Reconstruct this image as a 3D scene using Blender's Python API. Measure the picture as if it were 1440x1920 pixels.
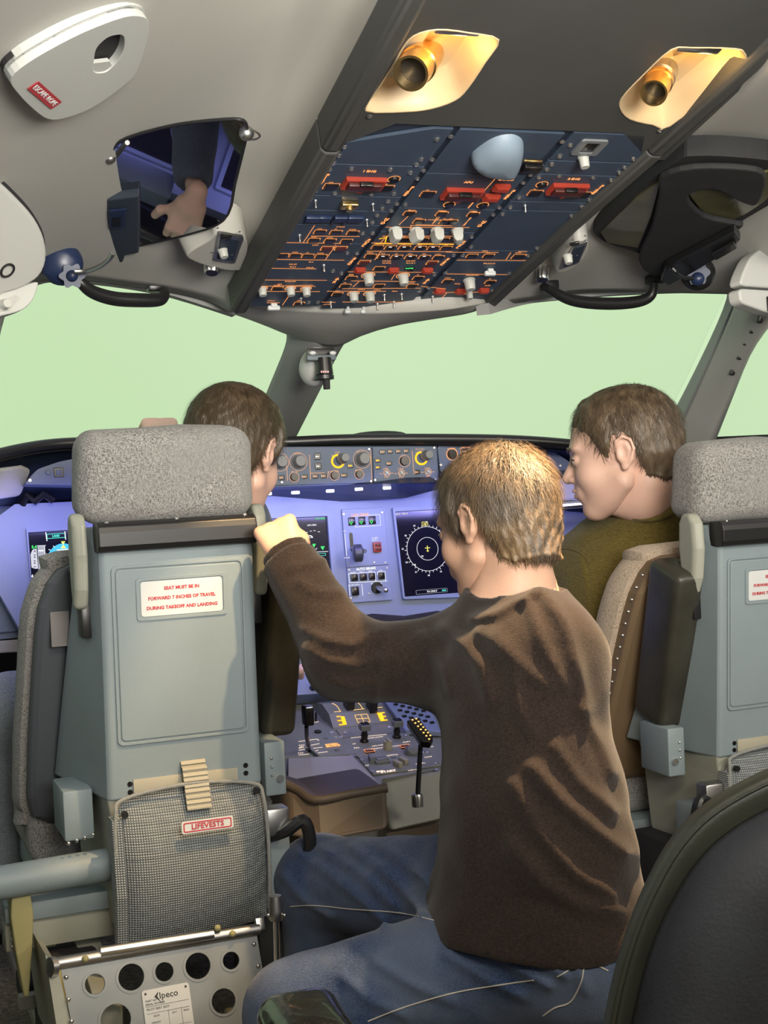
import bpy, bmesh, math, random
import numpy as np
from mathutils import Vector, Matrix, geometry, noise as mnoise
random.seed(7); np.random.seed(7)
for o in list(bpy.data.objects): bpy.data.objects.remove(o)
SC = bpy.context.scene; COL = SC.collection

# ------------------------------------------------------------------ camera
F_PX = 2700.0                      # focal length for a 1440 x 1920 frame
CAM = Vector((0, 0, 1.18))
_X = Vector((.9317, .0559, -.3594)).normalized()
_Y = Vector((-.3608, .0221, -.9324)); _Y = (_Y - _X*_Y.dot(_X)).normalized()
_Z = _X.cross(_Y)
RM = Matrix((_X, _Y, _Z))          # camera axes -> world
cd = bpy.data.cameras.new('camera'); cam = bpy.data.objects.new('camera', cd); COL.objects.link(cam)
cd.sensor_fit = 'VERTICAL'; cd.sensor_height = 36; cd.lens = F_PX/1920*36; cd.clip_start = .05
cam.matrix_world = Matrix.Translation(CAM) @ RM.to_4x4()
SC.camera = cam
# ------------------------------------------------------------------ view, world, lamps
SC.view_settings.view_transform = 'Standard'; SC.view_settings.look = 'None'
SC.view_settings.gamma = 1; SC.view_settings.use_curve_mapping = False
SC.view_settings.exposure = 0.35
wd = bpy.data.worlds.new('world'); SC.world = wd; wd.use_nodes = True
wd.node_tree.nodes['Background'].inputs[0].default_value = (.86, .88, .96, 1)
wd.node_tree.nodes['Background'].inputs[1].default_value = .5

def W(px, py, d):
    return CAM + RM @ Vector(((px-720)/F_PX*d, (960-py)/F_PX*d, -d))
def ray(px, py):
    return RM @ Vector(((px-720)/F_PX, (960-py)/F_PX, -1))
RMn = np.array(RM); CAMn = np.array(CAM)
def proj(P):                       # numpy world -> pixels, depth
    c = (P-CAMn) @ RMn
    d = -c[..., 2]
    return 720+F_PX*c[..., 0]/d, 960-F_PX*c[..., 1]/d, d

def lamp(name, kind, loc, energy, color, target=None, size=.1, size_y=None, spot=None, blend=.5):
    l = bpy.data.lights.new(name, kind); o = bpy.data.objects.new(name, l); COL.objects.link(o)
    l.energy = energy; l.color = color; o.location = loc
    if kind == 'AREA':
        l.size = size
        if size_y: l.shape = 'RECTANGLE'; l.size_y = size_y
    else: l.shadow_soft_size = size
    if spot: l.spot_size = math.radians(spot); l.spot_blend = blend
    if target is not None:
        o.rotation_euler = (Vector(target)-Vector(loc)).to_track_quat('-Z', 'Y').to_euler()
    return o
lamp('cabin_ceiling_light', 'AREA', (.35, .15, 2.25), 32, (1, .86, .68), (.8, 2.4, .75), .9, .5)
_l = lamp('lining_fill', 'AREA', (.6, -.35, 1.5), 31, (1, .96, .88), (.9, 1.6, 2.2), 1.0, .6); _l.data.spread = math.radians(95)  # added fill behind the camera, aimed up to brighten the lining
lamp('aft_fill', 'AREA', (2.3, -.2, 2.1), 26, (1, .90, .76), (1.5, 2.5, .9), .8, .5)  # added fill from behind on the right, not a cabin fitting

# ------------------------------------------------------------------ materials
MATS = {}
def nn(nt, t, **k):
    n = nt.nodes.new(t)
    for a, b in k.items(): setattr(n, a, b)
    return n
def mat(name, col=(.5, .5, .5), rough=.5, metal=0., var=.0, vscale=8., bump=0., bscale=200., emit=None, es=1., spec=.5, coat=0., alpha=1., tex=None, col2=None, stretch=None):
    if name in MATS: return MATS[name]
    m = bpy.data.materials.new(name); m.use_nodes = True; nt = m.node_tree
    b = nt.nodes['Principled BSDF']
    b.inputs['Base Color'].default_value = (*col, 1); b.inputs['Roughness'].default_value = rough
    b.inputs['Metallic'].default_value = metal; b.inputs['Specular IOR Level'].default_value = spec
    b.inputs['Coat Weight'].default_value = coat
    if alpha < 1: b.inputs['Alpha'].default_value = alpha
    if emit:
        b.inputs['Emission Color'].default_value = (*emit, 1); b.inputs['Emission Strength'].default_value = es
    tc = nn(nt, 'ShaderNodeTexCoord'); mp = nn(nt, 'ShaderNodeMapping')
    nt.links.new(tc.outputs['Object'], mp.inputs['Vector'])
    if stretch: mp.inputs['Scale'].default_value = stretch
    if var > 0 or col2:
        n = nn(nt, 'ShaderNodeTexNoise'); n.inputs['Scale'].default_value = vscale; n.inputs['Detail'].default_value = 5
        nt.links.new(mp.outputs[0], n.inputs['Vector'])
        r = nn(nt, 'ShaderNodeValToRGB'); nt.links.new(n.outputs['Fac'], r.inputs[0])
        r.color_ramp.elements[0].position = .32; r.color_ramp.elements[1].position = .68
        c2 = col2 or tuple(c*(1+var) for c in col)
        c1 = col if col2 else tuple(c*(1-var) for c in col)
        r.color_ramp.elements[0].color = (*c1, 1); r.color_ramp.elements[1].color = (*c2, 1)
        nt.links.new(r.outputs[0], b.inputs['Base Color'])
    if bump > 0:
        n2 = nn(nt, 'ShaderNodeTexNoise'); n2.inputs['Scale'].default_value = bscale; n2.inputs['Detail'].default_value = 3
        nt.links.new(mp.outputs[0], n2.inputs['Vector'])
        bp = nn(nt, 'ShaderNodeBump'); bp.inputs['Strength'].default_value = bump; bp.inputs['Distance'].default_value = .002
        nt.links.new(n2.outputs['Fac'], bp.inputs['Height']); nt.links.new(bp.outputs[0], b.inputs['Normal'])
    MATS[name] = m
    return m
def weave(name, c1, c2, scale=300., rough=.9, c3=None, vs=18., sx=1., sz=1., bump=.6):
    """woven cloth: two crossed wave textures mixed with noise"""
    m = bpy.data.materials.new(name); m.use_nodes = True; nt = m.node_tree; b = nt.nodes['Principled BSDF']
    b.inputs['Roughness'].default_value = rough; b.inputs['Specular IOR Level'].default_value = .15
    b.inputs['Sheen Weight'].default_value = .15
    tc = nn(nt, 'ShaderNodeTexCoord')
    def nz(sc, scl, det=3):
        mp = nn(nt, 'ShaderNodeMapping'); mp.inputs['Scale'].default_value = scl; nt.links.new(tc.outputs['Object'], mp.inputs[0])
        n = nn(nt, 'ShaderNodeTexNoise'); n.inputs['Scale'].default_value = sc; n.inputs['Detail'].default_value = det
        nt.links.new(mp.outputs[0], n.inputs['Vector']); return n.outputs['Fac']
    a = nz(scale, (.25*sx, .25*sx, 1)); c = nz(scale, (1, 1, .18*sz))
    mx = nn(nt, 'ShaderNodeMath', operation='ADD'); nt.links.new(a, mx.inputs[0]); nt.links.new(c, mx.inputs[1])
    r = nn(nt, 'ShaderNodeMapRange'); r.inputs[1].default_value = .78; r.inputs[2].default_value = 1.22
    nt.links.new(mx.outputs[0], r.inputs[0])
    mc = nn(nt, 'ShaderNodeMix', data_type='RGBA'); nt.links.new(r.outputs[0], mc.inputs[0])
    mc.inputs[6].default_value = (*c1, 1); mc.inputs[7].default_value = (*c2, 1)
    out = mc.outputs[2]
    if c3:
        big = nz(vs, (1, 1, 1)); r3 = nn(nt, 'ShaderNodeMapRange'); r3.inputs[1].default_value = .42; r3.inputs[2].default_value = .62
        nt.links.new(big, r3.inputs[0]); m3 = nn(nt, 'ShaderNodeMix', data_type='RGBA')
        s = nn(nt, 'ShaderNodeMath', operation='MULTIPLY'); nt.links.new(r3.outputs[0], s.inputs[0]); s.inputs[1].default_value = .6
        nt.links.new(s.outputs[0], m3.inputs[0]); nt.links.new(out, m3.inputs[6]); m3.inputs[7].default_value = (*c3, 1)
        out = m3.outputs[2]
    nt.links.new(out, b.inputs['Base Color'])
    bp = nn(nt, 'ShaderNodeBump'); bp.inputs['Strength'].default_value = bump; bp.inputs['Distance'].default_value = .0015
    nt.links.new(mx.outputs[0], bp.inputs['Height']); nt.links.new(bp.outputs[0], b.inputs['Normal'])
    MATS[name] = m; return m
def emis(name, col, s=1.):
    if name in MATS: return MATS[name]
    m = bpy.data.materials.new(name); m.use_nodes = True; nt = m.node_tree; nt.nodes.clear()
    e = nn(nt, 'ShaderNodeEmission'); e.inputs[0].default_value = (*col, 1); e.inputs[1].default_value = s
    o = nn(nt, 'ShaderNodeOutputMaterial'); nt.links.new(e.outputs[0], o.inputs[0]); MATS[name] = m; return m

m_lining = mat('lining_grey', (.40, .395, .365), .55, var=.03, vscale=3, bump=.12, bscale=400)
m_lining2 = mat('lining_pale', (.44, .45, .43), .55, var=.03, vscale=3, bump=.1, bscale=400)
m_trimg = mat('trim_grey', (.27, .27, .265), .6, var=.04, vscale=4, bump=.1, bscale=300)
m_dark = mat('console_charcoal', (.055, .055, .052), .62, var=.08, vscale=5, bump=.15, bscale=500)
m_black = mat('black_plastic', (.012, .012, .013), .35)
m_blackm = mat('black_matte', (.014, .014, .015), .8, var=.2, vscale=20)
m_navy = mat('navy_plastic', (.014, .025, .07), .35)
m_ovh = mat('overhead_blue', (.040, .060, .095), .5, var=.06, vscale=20, bump=.08, bscale=600)
m_ovh2 = mat('overhead_blue_dark', (.018, .028, .05), .55)
m_main = mat('panel_blue_grey', (.22, .27, .40), .5, var=.03, vscale=10, bump=.06, bscale=500)
m_fcu = mat('control_panel_grey', (.085, .115, .18), .5, var=.05, vscale=20, bump=.06, bscale=500)
m_ped = mat('pedestal_grey', (.20, .21, .20), .5, var=.05, vscale=15, bump=.06, bscale=500)
m_key = mat('key_black', (.008, .007, .007), .25)
m_knob = mat('knob_pale_grey', (.42, .43, .40), .45)
m_knobd = mat('knob_dark_grey', (.16, .17, .18), .4)
m_metal = mat('bright_metal', (.75, .74, .72), .28, 1.)
m_steel = mat('brushed_steel', (.42, .42, .42), .38, 1., var=.08, vscale=30)
m_brass = mat('brass', (.75, .52, .22), .25, 1.)
m_gold = mat('recess_cream', (.62, .47, .28), .45, var=.03)
m_orange = emis('legend_orange', (1, .37, .12), .95)
m_amber = emis('legend_amber', (1, .45, .02), 1.5)
m_white_e = emis('legend_white', (.9, .9, .95), .95)
m_green_e = emis('legend_green', (.08, .9, .2), 1.0)
m_cyan_e = emis('legend_cyan', (.12, .85, .75), .9)
m_blue_e = emis('sky_blue_display', (.08, .55, .95), .95)
m_yell_e = emis('legend_yellow', (.95, .85, .2), 1.)
m_grey_e = emis('tape_grey_display', (.45, .46, .55), .8)
m_pink_e = emis('legend_pink', (1, .55, .5), .9)
m_red = mat('guard_red', (.26, .03, .018), .4, emit=(.8, .08, .02), es=.08)
m_redd = mat('guard_dark_red', (.06, .012, .012), .3)
m_screen = mat('display_glass', (.006, .006, .014), .12)
m_shell = mat('seat_shell_grey', (.205, .255, .278), .5, var=.03, vscale=6, bump=.15, bscale=500)
m_shell2 = mat('seat_shell_green_grey', (.30, .31, .26), .5, var=.03, vscale=6, bump=.15, bscale=500)
m_tweed = weave('tweed_grey', (.07, .07, .072), (.42, .41, .39), 880, c3=(.24, .24, .235), vs=9)
m_fleece = weave('sheepskin_beige', (.26, .19, .13), (.72, .60, .47), 520, c3=(.50, .40, .31), vs=40, sx=3, sz=4)
m_net = mat('net_grey', (.22, .23, .22), .85, var=.15, vscale=300)
m_leather = mat('leather_black_olive', (.035, .034, .026), .38, var=.25, vscale=12, bump=.3, bscale=120)
m_cream = mat('cream_padding', (.34, .32, .25), .6)
m_placard = mat('placard_white', (.56, .58, .58), .5)
m_redtxt = mat('red_ink', (.42, .03, .04), .6)
m_blktxt = mat('black_ink', (.02, .02, .02), .6)
m_brown = mat('brown_padding', (.075, .058, .042), .55, var=.08, vscale=10, bump=.15, bscale=300)
m_skin = mat('skin', (.60, .36, .25), .5, var=.08, vscale=25, bump=.1, bscale=350)
m_yel = mat('primer_yellow', (.30, .28, .13), .6)

# ------------------------------------------------------------------ object helpers
WM = {}
def tag(o, label, cat, group=None):
    o['label'] = label; o['category'] = cat
    if group: o['group'] = group
    return o
def structure(o): o['kind'] = 'structure'; return o
def link(o, M=None, parent=None):
    COL.objects.link(o); M = M or Matrix.Identity(4)
    if parent is not None:
        o.parent = parent; o.matrix_parent_inverse = WM[parent.name].inverted()
    o.matrix_basis = M; WM[o.name] = M.copy()
    return o
def empty(name, loc, label=None, cat=None, group=None):
    o = bpy.data.objects.new(name, None); o.empty_display_size = .05
    link(o, Matrix.Translation(loc))
    if label: tag(o, label, cat, group)
    return o
def put(name, me, M=None, parent=None, m=None, label=None):
    if m is not None and not me.materials: me.materials.append(m)
    o = bpy.data.objects.new(name, me); link(o, M, parent)
    if label: o['label'] = label
    return o
def bvl(o, w=.003, seg=2):
    md = o.modifiers.new('bevel', 'BEVEL'); md.width = w; md.segments = seg; md.limit_method = 'ANGLE'; md.angle_limit = math.radians(35)
    return o

class MB:
    def __init__(s): s.bm = bmesh.new()
    def _add(s, vs, M=None):
        if M is not None: bmesh.ops.transform(s.bm, matrix=M, verts=vs)
        return s
    def box(s, c, size, bev=0, M=None, seg=2):
        r = bmesh.ops.create_cube(s.bm, size=1); vs = r['verts']
        bmesh.ops.transform(s.bm, matrix=Matrix.Translation(c) @ Matrix.Diagonal((*size, 1)), verts=vs)
        if bev:
            es = list({e for v in vs for e in v.link_edges})
            r2 = bmesh.ops.bevel(s.bm, geom=es, offset=bev, segments=seg, affect='EDGES', profile=.5)
            vs = list({v for f in r2['faces'] for v in f.verts} | {v for v in vs if v.is_valid})
            vs = list({v for v0 in vs for f in v0.link_faces for v in f.verts})
        return s._add(vs, M)
    def cyl(s, p0, p1, r0, r1=None, n=16, M=None, cap=True):
        p0 = Vector(p0); p1 = Vector(p1); r1 = r0 if r1 is None else r1
        d = p1-p0; q = d.to_track_quat('Z', 'Y').to_matrix().to_4x4()
        r = bmesh.ops.create_cone(s.bm, cap_ends=cap, segments=n, radius1=max(r0, 1e-5), radius2=max(r1, 1e-5), depth=d.length)
        bmesh.ops.transform(s.bm, matrix=Matrix.Translation((p0+p1)/2) @ q, verts=r['verts'])
        return s._add(r['verts'], M)
    def sph(s, c, rad, u=16, v=10, M=None):
        r = bmesh.ops.create_uvsphere(s.bm, u_segments=u, v_segments=v, radius=1)
        rr = (rad,)*3 if not hasattr(rad, '__len__') else rad
        bmesh.ops.transform(s.bm, matrix=Matrix.Translation(c) @ Matrix.Diagonal((*rr, 1)), verts=r['verts'])
        return s._add(r['verts'], M)
    def lathe(s, prof, n=24, M=None):      # profile of (r, z)
        rings = []; vs = []
        for r, z in prof:
            ring = [s.bm.verts.new((r*math.cos(2*math.pi*i/n), r*math.sin(2*math.pi*i/n), z)) for i in range(n)] if r > 1e-6 else [s.bm.verts.new((0, 0, z))]
            rings.append(ring); vs += ring
        for a, b in zip(rings, rings[1:]):
            for i in range(n):
                j = (i+1) % n
                if len(a) == 1 and len(b) == 1: continue
                if len(a) == 1: s.bm.faces.new((a[0], b[j], b[i]))
                elif len(b) == 1: s.bm.faces.new((a[i], a[j], b[0]))
                else: s.bm.faces.new((a[i], a[j], b[j], b[i]))
        return s._add(vs, M)
    def prism(s, poly, z0, z1, M=None, shrink=1., c=None):
        n = len(poly); c = c or (sum(p[0] for p in poly)/n, sum(p[1] for p in poly)/n)
        a = [s.bm.verts.new((p[0], p[1], z0)) for p in poly]
        b = [s.bm.verts.new((c[0]+(p[0]-c[0])*shrink, c[1]+(p[1]-c[1])*shrink, z1)) for p in poly]
        s.bm.faces.new(a[::-1]); s.bm.faces.new(b)
        for i in range(n): s.bm.faces.new((a[i], a[(i+1) % n], b[(i+1) % n], b[i]))
        return s._add(a+b, M)
    def hull(s, A, B):                     # loft two equal 3d polygons, capped
        a = [s.bm.verts.new(p) for p in A]; b = [s.bm.verts.new(p) for p in B]; n = len(a)
        s.bm.faces.new(a[::-1]); s.bm.faces.new(b)
        for i in range(n): s.bm.faces.new((a[i], a[(i+1) % n], b[(i+1) % n], b[i]))
        return s
    def loft(s, rings, cap=True):
        R = [[s.bm.verts.new(p) for p in r] for r in rings]; n = len(R[0])
        for a, b in zip(R, R[1:]):
            for i in range(n): s.bm.faces.new((a[i], a[(i+1) % n], b[(i+1) % n], b[i]))
        if cap: s.bm.faces.new(R[0][::-1]); s.bm.faces.new(R[-1])
        return s
    def tube(s, pts, r, n=10, M=None):
        pts = [Vector(p) for p in pts]; rs = r if hasattr(r, '__len__') else [r]*len(pts)
        rings = []; up = None
        for i, p in enumerate(pts):
            t = (pts[min(i+1, len(pts)-1)]-pts[max(i-1, 0)]).normalized()
            if up is None: up = t.orthogonal().normalized()
            up = (up-t*up.dot(t)).normalized(); sd = t.cross(up)
            rings.append([p+(up*math.cos(2*math.pi*k/n)+sd*math.sin(2*math.pi*k/n))*rs[i] for k in range(n)])
        if M is not None: rings = [[M @ q for q in r_] for r_ in rings]
        return s.loft(rings)
    def plate(s, outer, holes, z0, z1, M=None):   # flat plate with holes
        loops = [outer]+list(holes)
        tri = geometry.tessellate_polygon([[Vector((p[0], p[1], 0)) for p in l] for l in loops])
        flat = [p for l in loops for p in l]
        a = [s.bm.verts.new((p[0], p[1], z0)) for p in flat]; b = [s.bm.verts.new((p[0], p[1], z1)) for p in flat]
        for t in tri:
            try: s.bm.faces.new([a[i] for i in t]); s.bm.faces.new([b[i] for i in t][::-1])
            except ValueError: pass
        k = 0
        for l in loops:
            n = len(l)
            for i in range(n): s.bm.faces.new((a[k+i], a[k+(i+1) % n], b[k+(i+1) % n], b[k+i]))
            k += n
        bmesh.ops.recalc_face_normals(s.bm, faces=s.bm.faces[:])
        return s._add(a+b, M)
    def mesh(s, name='mesh', m=None, smooth=True, fix=True):
        if fix: bmesh.ops.recalc_face_normals(s.bm, faces=s.bm.faces[:])
        me = bpy.data.meshes.new(name); s.bm.to_mesh(me); s.bm.free()
        if m: me.materials.append(m)
        if smooth: shade(me)
        return me
    def put(s, name, m, M=None, parent=None, label=None, smooth=True, fix=True):
        return put(name, s.mesh(name, m, smooth, fix), M, parent, label=label)
def shade(me, ang=35):
    me.shade_smooth()
    try: me.set_sharp_from_angle(angle=math.radians(ang))
    except Exception: pass

def cr(P, n):                            # Catmull-Rom through points
    P = [Vector(p) for p in P]; out = []
    for i in range(len(P)-1):
        a, b, c, d = P[max(i-1, 0)], P[i], P[i+1], P[min(i+2, len(P)-1)]
        for k in range(n):
            t = k/n
            out.append(.5*((2*b)+(c-a)*t+(2*a-5*b+4*c-d)*t*t+(3*b-a-3*c+d)*t**3))
    out.append(P[-1]); return out
def patch(name, rows, m, n=6, parent=None, thick=.012, label=None):
    R = [cr(r, n) for r in rows]; cols = list(zip(*R)); C = [cr(c, n) for c in cols]
    nu = len(C); nv = len(C[0]); vs = [p for c in C for p in c]
    fs = [(i*nv+j, i*nv+j+1, (i+1)*nv+j+1, (i+1)*nv+j) for i in range(nu-1) for j in range(nv-1)]
    me = bpy.data.meshes.new(name); me.from_pydata(vs, [], fs); me.materials.append(m); me.shade_smooth()
    # make normals face the camera, thickness goes away from it
    f0 = me.polygons[len(fs)//2]
    if f0.normal.dot(CAM-f0.center) < 0: me.flip_normals()
    o = put(name, me, None, parent, label=label)
    md = o.modifiers.new('solid', 'SOLIDIFY'); md.thickness = thick; md.offset = -1
    return o
def smooth2(pts, n=4, closed=True):      # 2d catmull-rom
    P = [Vector((*p, 0)) for p in pts]; N = len(P); out = []
    for i in range(N if closed else N-1):
        g = (lambda k: P[k % N]) if closed else (lambda k: P[max(0, min(N-1, k))])
        a, b, c, d = g(i-1), g(i), g(i+1), g(i+2)
        for k in range(n):
            t = k/n; q = .5*((2*b)+(c-a)*t+(2*a-5*b+4*c-d)*t*t+(3*b-a-3*c+d)*t**3); out.append((q.x, q.y))
    if not closed: out.append((P[-1].x, P[-1].y))
    return out
def rrect(w, h, r, n=4, cx=0, cy=0):
    out = []
    for sx, sy, a0 in ((1, 1, 0), (-1, 1, 90), (-1, -1, 180), (1, -1, 270)):
        for k in range(n+1):
            a = math.radians(a0+90*k/n); out.append((cx+sx*(w/2-r)+r*math.cos(a), cy+sy*(h/2-r)+r*math.sin(a)))
    return out
def rpoly(pts, r, n=4):                  # round the corners of a 2d polygon
    out = []; N = len(pts)
    for i in range(N):
        p = Vector(pts[i]); a = Vector(pts[i-1]); b = Vector(pts[(i+1) % N])
        ra = min(r, (a-p).length*.45); rb = min(r, (b-p).length*.45)
        A = p+(a-p).normalized()*ra; B = p+(b-p).normalized()*rb
        for k in range(n+1):
            t = k/n; q = A*(1-t)**2+p*2*t*(1-t)+B*t*t; out.append((q.x, q.y))
    return out

class Fr:                                # a plane in the scene that pixels can be cast onto
    def __init__(s, px, py, d, ex, ey):
        s.O = W(px, py, d); s.ex = Vector(ex).normalized(); ey = Vector(ey)
        s.ey = (ey-s.ex*ey.dot(s.ex)).normalized(); s.n = s.ex.cross(s.ey)
        s.mat = Matrix.Translation(s.O) @ Matrix((s.ex, s.ey, s.n)).transposed().to_4x4()
    def hit3(s, px, py, lift=0):
        r = ray(px, py); o = s.O+s.n*lift
        return CAM+r*((o-CAM).dot(s.n)/r.dot(s.n))
    def hit(s, px, py, lift=0):
        v = s.hit3(px, py, lift)-s.O; return (v.dot(s.ex), v.dot(s.ey))
    def poly(s, pts, lift=0): return [s.hit(*p, lift) for p in pts]
    def M(s, px, py, lift=0, rot=0, sc=(1, 1, 1)):
        a, b = s.hit(px, py, lift)
        return s.mat @ Matrix.Translation((a, b, lift)) @ Matrix.Rotation(rot, 4, 'Z') @ Matrix.Diagonal((*sc, 1))
    def w(s, a, b, c=0): return s.O+s.ex*a+s.ey*b+s.n*c

FONT_CACHE = {}
def text_mesh(t, size, m, ext=.0004, align='CENTER', space=1., line=1., bold=0.):
    k = (t, size, m.name, align, space, line, bold)
    if k in FONT_CACHE: return FONT_CACHE[k]
    c = bpy.data.curves.new('text', 'FONT'); c.body = t; c.size = size; c.extrude = ext; c.align_x = align; c.align_y = 'CENTER'
    c.space_character = space; c.space_line = line; c.resolution_u = 2; c.offset = bold
    o = bpy.data.objects.new('text_tmp', c); COL.objects.link(o)
    bpy.context.view_layer.update()
    me = bpy.data.meshes.new_from_object(o.evaluated_get(bpy.context.evaluated_depsgraph_get()))
    bpy.data.objects.remove(o); me.materials.clear(); me.materials.append(m); me.name = 'lettering'
    FONT_CACHE[k] = me; return me
def text(t, size, m, M, parent, name='lettering', **k):
    return put(name, text_mesh(t, size, m, **k), M, parent)

# shared small meshes --------------------------------------------------
def _key():      # unit push button 1 x 1 x 1 standing on z=0
    return MB().box((0, 0, .5), (1, 1, 1), .08, seg=1).mesh('push_button', m_key)
def _round_knob(m, ribs=14, name='round_knob'):   # unit radius 1, height 1.3
    mb = MB(); rings = []
    for z, r in ((0, 1.12), (.12, 1.12), (.2, 1.), (1.15, .9), (1.3, .8)):
        rings.append([(r*(1-.05*(k % 2)*(z > .15))*math.cos(2*math.pi*k/(2*ribs)), r*(1-.05*(k % 2)*(z > .15))*math.sin(2*math.pi*k/(2*ribs)), z) for k in range(2*ribs)])
    mb.loft([[Vector(p) for p in r] for r in rings]); return mb.mesh(name, m)
def _pointer_knob():
    mb = MB(); mb.cyl((0, 0, 0), (0, 0, .35), 1.05, 1., 16); mb.box((0, .1, .8), (.9, 2.0, 1.0), .12)
    return mb.mesh('pointer_knob', m_knob)
def _toggle():
    mb = MB(); mb.cyl((0, 0, 0), (0, 0, .25), .9, .8, 10); mb.cyl((0, 0, .2), (0, -.5, 2.6), .28, .45, 8); mb.sph((0, -.5, 2.6), .46, 8, 6)
    return mb.mesh('toggle_switch', m_metal)
def _screw():
    return MB().lathe([(1.0, 0), (1.0, .35), (.75, .6), (.42, .6), (.36, .2), (0, .2)], 10).mesh('screw', m_metal)
KEY = _key(); KNOB = _round_knob(m_knob); KNOBD = _round_knob(m_knobd, 12, 'dark_knob'); PTR = _pointer_knob(); TOG = _toggle(); SCREW = _screw()
class Flat:                              # thin raised marks (printed / lit legends) on a frame
    def __init__(s, fr, lift=.0008): s.fr = fr; s.mb = MB(); s.lift = lift; s.nonempty = False
    def quad(s, pts):
        P = [s.fr.hit(*p, s.lift) for p in pts]; s.mb.prism(P, s.lift-.0004, s.lift); s.nonempty = True
    def line(s, x0, y0, x1, y1, w=.0011, seg=1):
        a = Vector(s.fr.hit(x0, y0, s.lift)); b = Vector(s.fr.hit(x1, y1, s.lift)); d = (b-a)
        if d.length < 1e-6: return
        t = Vector((-d.y, d.x)).normalized()*w/2
        s.mb.prism([a+t, a-t, b-t, b+t], s.lift-.0004, s.lift); s.nonempty = True
    def rect(s, a, b, w, h, t=.0011):    # outline in local metres
        s.mb.plate(rrect(w, h, .001, 1, a, b), [rrect(w-2*t, h-2*t, .0005, 1, a, b)], s.lift-.0004, s.lift)
    def ring(s, a, b, r, t=.0012, n=24):
        f = lambda q: [(a+q*math.cos(2*math.pi*k/n), b+q*math.sin(2*math.pi*k/n)) for k in range(n)]
        s.mb.plate(f(r), [f(r-t)], s.lift-.0004, s.lift)
    def micro(s, px, py, n=4, h=.0035, w=.0022):   # tiny unreadable legend: a row of broken strokes
        a, b = s.fr.hit(px, py, s.lift)
        for k in range(n):
            x = a+(k-(n-1)/2)*w*1.35
            hh = h*random.choice((1, 1, .8)); kind = random.randrange(3)
            if kind != 1: s.mb.box((x-w*.3, b, s.lift-.0002), (w*.3, hh, .0004))
            if kind != 2: s.mb.box((x, b+hh*.38, s.lift-.0002), (w*.8, hh*.24, .0004))
            s.mb.box((x, b-hh*.38*(kind != 0), s.lift-.0002), (w*.8, hh*.24, .0004))
    def done(s, name, m, parent, stuff=True):
        o = s.mb.put(name, m, s.fr.mat, parent, smooth=False)
        if stuff: o['kind'] = 'stuff'
        return o
# ------------------------------------------------------------------ the setting
EX = Vector((1, 0, 0)); EZ = Vector((0, 0, 1)); EY = Vector((0, 1, 0))
m_carpet = weave('carpet_olive', (.05, .045, .03), (.30, .27, .20), 260, c3=(.15, .13, .09), vs=30)
structure(MB().box((1.1, 1.7, -.01), (4.6, 4.6, .02)).put('floor', m_carpet))
structure(MB().box((1.1, -.62, 1.1), (4.6, .04, 2.4)).put('wall_back', m_lining))
structure(MB().box((1.1, .35, 2.32), (4.6, 2.0, .04)).put('ceiling', m_lining))
structure(MB().box((-.32, 1.3, .55), (.04, 3.8, 1.1)).put('wall_left', m_dark))
structure(MB().box((2.62, 1.5, .60), (.04, 3.9, 1.2)).put('wall_right', m_dark))

# projection screen of the simulator, beyond the windscreen
vs = []; fs = []
for i in range(33):
    a = math.radians(-62+124*i/32)
    for z in (-.4, 3.6): vs.append((1.1+3.9*math.sin(a), 1.9+3.9*math.cos(a), z))
fs = [(2*i, 2*i+1, 2*i+3, 2*i+2) for i in range(32)]
me = bpy.data.meshes.new('screen'); me.from_pydata(vs, [], fs); me.shade_smooth()
m_proj = bpy.data.materials.new('projection_light'); m_proj.use_nodes = True; nt = m_proj.node_tree; nt.nodes.clear()
tc = nn(nt, 'ShaderNodeTexCoord'); nz = nn(nt, 'ShaderNodeTexNoise'); nz.inputs['Scale'].default_value = .35; nz.inputs['Detail'].default_value = 1
nt.links.new(tc.outputs['Object'], nz.inputs['Vector']); rp = nn(nt, 'ShaderNodeValToRGB'); nt.links.new(nz.outputs['Fac'], rp.inputs[0])
rp.color_ramp.elements[0].position = .35; rp.color_ramp.elements[0].color = (.565, .745, .455, 1)
rp.color_ramp.elements[1].position = .65; rp.color_ramp.elements[1].color = (.615, .795, .51, 1)
em = nn(nt, 'ShaderNodeEmission'); em.inputs[1].default_value = .84; nt.links.new(rp.outputs[0], em.inputs[0])
ou = nn(nt, 'ShaderNodeOutputMaterial'); nt.links.new(em.outputs[0], ou.inputs[0])
so = put('projection_screen', me, m=m_proj); so.modifiers.new('solid', 'SOLIDIFY').thickness = .02
tag(so, 'curved pale green lit projection screen beyond the cockpit windows', 'screen')

structure(MB().prism([(-.3, 3.45), (.5, 3.72), (1.1, 3.78), (1.8, 3.66), (2.62, 3.3), (2.62, 3.34), (1.8, 3.7), (1.1, 3.82), (.5, 3.76), (-.3, 3.49)], 0, 1.185).put('wall_front', m_blackm, smooth=False))
# overhead plane
_v = ray(-292, 1720); _v.x = 0; OEY = -_v.normalized()
OH = Fr(680, 572, 2.98, EX, OEY)
def orail(px, py, lift=0): return OH.hit3(px, py, lift)

m_lin_edge = m_trimg
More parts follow.
